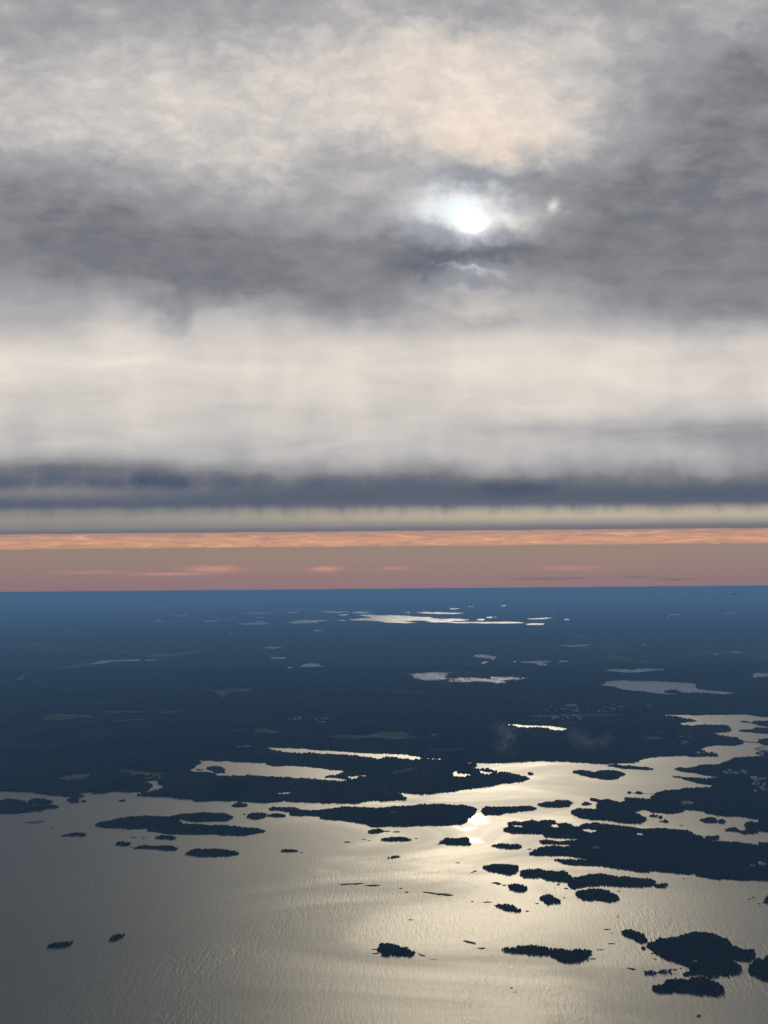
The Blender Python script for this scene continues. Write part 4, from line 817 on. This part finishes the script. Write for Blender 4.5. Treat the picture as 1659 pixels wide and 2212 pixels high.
# ------------------------------------------------------------------ small low clouds and mist
def cloud_mat():
    m = bpy.data.materials.new('cloud_white'); m.use_nodes = True; p = m.node_tree.nodes['Principled BSDF']
    p.inputs['Base Color'].default_value = (.9, .9, .9, 1); p.inputs['Roughness'].default_value = 1; p.inputs['Specular IOR Level'].default_value = 0
    t = m.node_tree; tr = nd(t, 'ShaderNodeBsdfTranslucent'); tr.inputs[0].default_value = (.95, .95, .95, 1); mx = nd(t, 'ShaderNodeMixShader'); mx.inputs[0].default_value = .75
    t.links.new(p.outputs[0], mx.inputs[1]); t.links.new(tr.outputs[0], mx.inputs[2]); t.links.new(mx.outputs[0], t.nodes['Material Output'].inputs[0]); return m
M_cloud = cloud_mat()
import bmesh
def puff(c, s, dist, w, h, label, seed):
    r = np.random.default_rng(seed); x, y = px(c, s)[0]; d = ray(x, y); t_ = dist/d[1]; ctr = np.array([0, 0, H])+d*t_
    bm = bmesh.new()
    for k in range(9):
        a = r.uniform(-.8, .8); sc = (1-abs(a)*.55)*r.uniform(.5, .8)
        tmp = bmesh.ops.create_icosphere(bm, subdivisions=3, radius=1)
        for vv in tmp['verts']:
            n_ = vv.co.normalized(); bump = 1+.13*math.sin(7*n_.x+k)*math.sin(8*n_.y+2*k)+.08*math.sin(15*n_.z+k)*math.sin(13*n_.x)
            vv.co = Vector((a*w*.5+n_.x*w*.27*sc*bump, r.uniform(-.01, .01)+n_.y*w*.22*sc*bump, n_.z*h*.5*sc*bump+h*.12*k/9))
    me = bpy.data.meshes.new('cloud'); bm.to_mesh(me); bm.free(); me.materials.append(M_cloud); me.shade_smooth()
    o = bpy.data.objects.new('cloud', me); scene.collection.objects.link(o); o.location = tuple(ctr); set_props(o, label, 'cloud')
puff('C', '889,112', 22000, 110, 90, 'small bright puff of cloud just under the horizon, left of the pair', 1)
puff('C', '908,121', 22000, 60, 50, 'tiny puff of cloud below the small bright puff under the horizon', 2)
puff('C', '682,112', 22000, 40, 55, 'tiniest puff of cloud under the horizon, left of the others', 3)
puff('C', '1345,138', 22000, 300, 110, 'faint flat puff of cloud under the horizon at the right', 4)
puff('C', '1440,131', 22000, 260, 130, 'larger bright puff of cloud under the horizon at the right', 5)

M_mist = bpy.data.materials.new('mist'); M_mist.use_nodes = True; t = M_mist.node_tree; t.nodes.clear()
tc = nd(t, 'ShaderNodeTexCoord'); ob = tc.outputs['Object']
L = VM(t, 'LENGTH', ob); nn = noise(t, VM(t, 'MULTIPLY', nd(t, 'ShaderNodeNewGeometry').outputs['Position'], (1, .5, 1.6)), .014, 4, .6, .5, dim='3D')
dens = M(t, 'MULTIPLY', M(t, 'MULTIPLY', M(t, 'SUBTRACT', 1.0, smooth(t, L, .25, .98)), smooth(t, nn, .42, .72)), .0006)
pv = nd(t, 'ShaderNodeVolumePrincipled'); pv.inputs['Color'].default_value = (.9, .9, .9, 1); t.links.new(dens, pv.inputs['Density'])
oo = nd(t, 'ShaderNodeOutputMaterial'); t.links.new(pv.outputs[0], oo.inputs['Volume'])
for c, s, w, dy, h, z, lab in (('F', '-40,195', 170, 500, 110, 130, 'ragged pale wisp of mist over the left end of the small lake on the right'), ('F', '-30,250', 120, 300, 60, 80, 'fainter wisp of mist below the ragged one'),
                         ('F', '445,240', 170, 450, 110, 130, 'soft round wisp of mist over the forest above the upper strait'), ('F', '600,255', 120, 300, 90, 110, 'small faint wisp of mist right of the round one'), ('E', '1600,300', 150, 400, 70, 90, 'thin veil of mist over the forest behind the peninsula point')):
    q = at(c, s, z); bm = bmesh.new(); bmesh.ops.create_icosphere(bm, subdivisions=3, radius=1); me = bpy.data.meshes.new('mist'); bm.to_mesh(me); bm.free(); me.materials.append(M_mist)
    o = bpy.data.objects.new('mist', me); scene.collection.objects.link(o); o.location = (q[0], q[1], z); o.scale = (w, dy, h); set_props(o, lab, kind='stuff')

# ------------------------------------------------------------------ haze
M_h = bpy.data.materials.new('haze'); M_h.use_nodes = True; t = M_h.node_tree; t.nodes.clear()
pv = nd(t, 'ShaderNodeVolumePrincipled'); pv.inputs['Color'].default_value = (*HAZE_COL, 1); pv.inputs['Density'].default_value = HAZE_DEN; pv.inputs['Anisotropy'].default_value = 0.0
oo = nd(t, 'ShaderNodeOutputMaterial'); t.links.new(pv.outputs[0], oo.inputs['Volume'])
x0, x1, y0_, y1_, z0, z1 = -FAR-5000, FAR+5000, -25000, FAR+5000, -2.0, H+4
vb = [(x, y, z) for z in (z0, z1) for y in (y0_, y1_) for x in (x0, x1)]
hz = link_mesh('haze', vb, [(0, 2, 3, 1), (4, 5, 7, 6), (0, 1, 5, 4), (2, 6, 7, 3), (0, 4, 6, 2), (1, 3, 7, 5)], M_h); set_props(hz, kind='stuff')
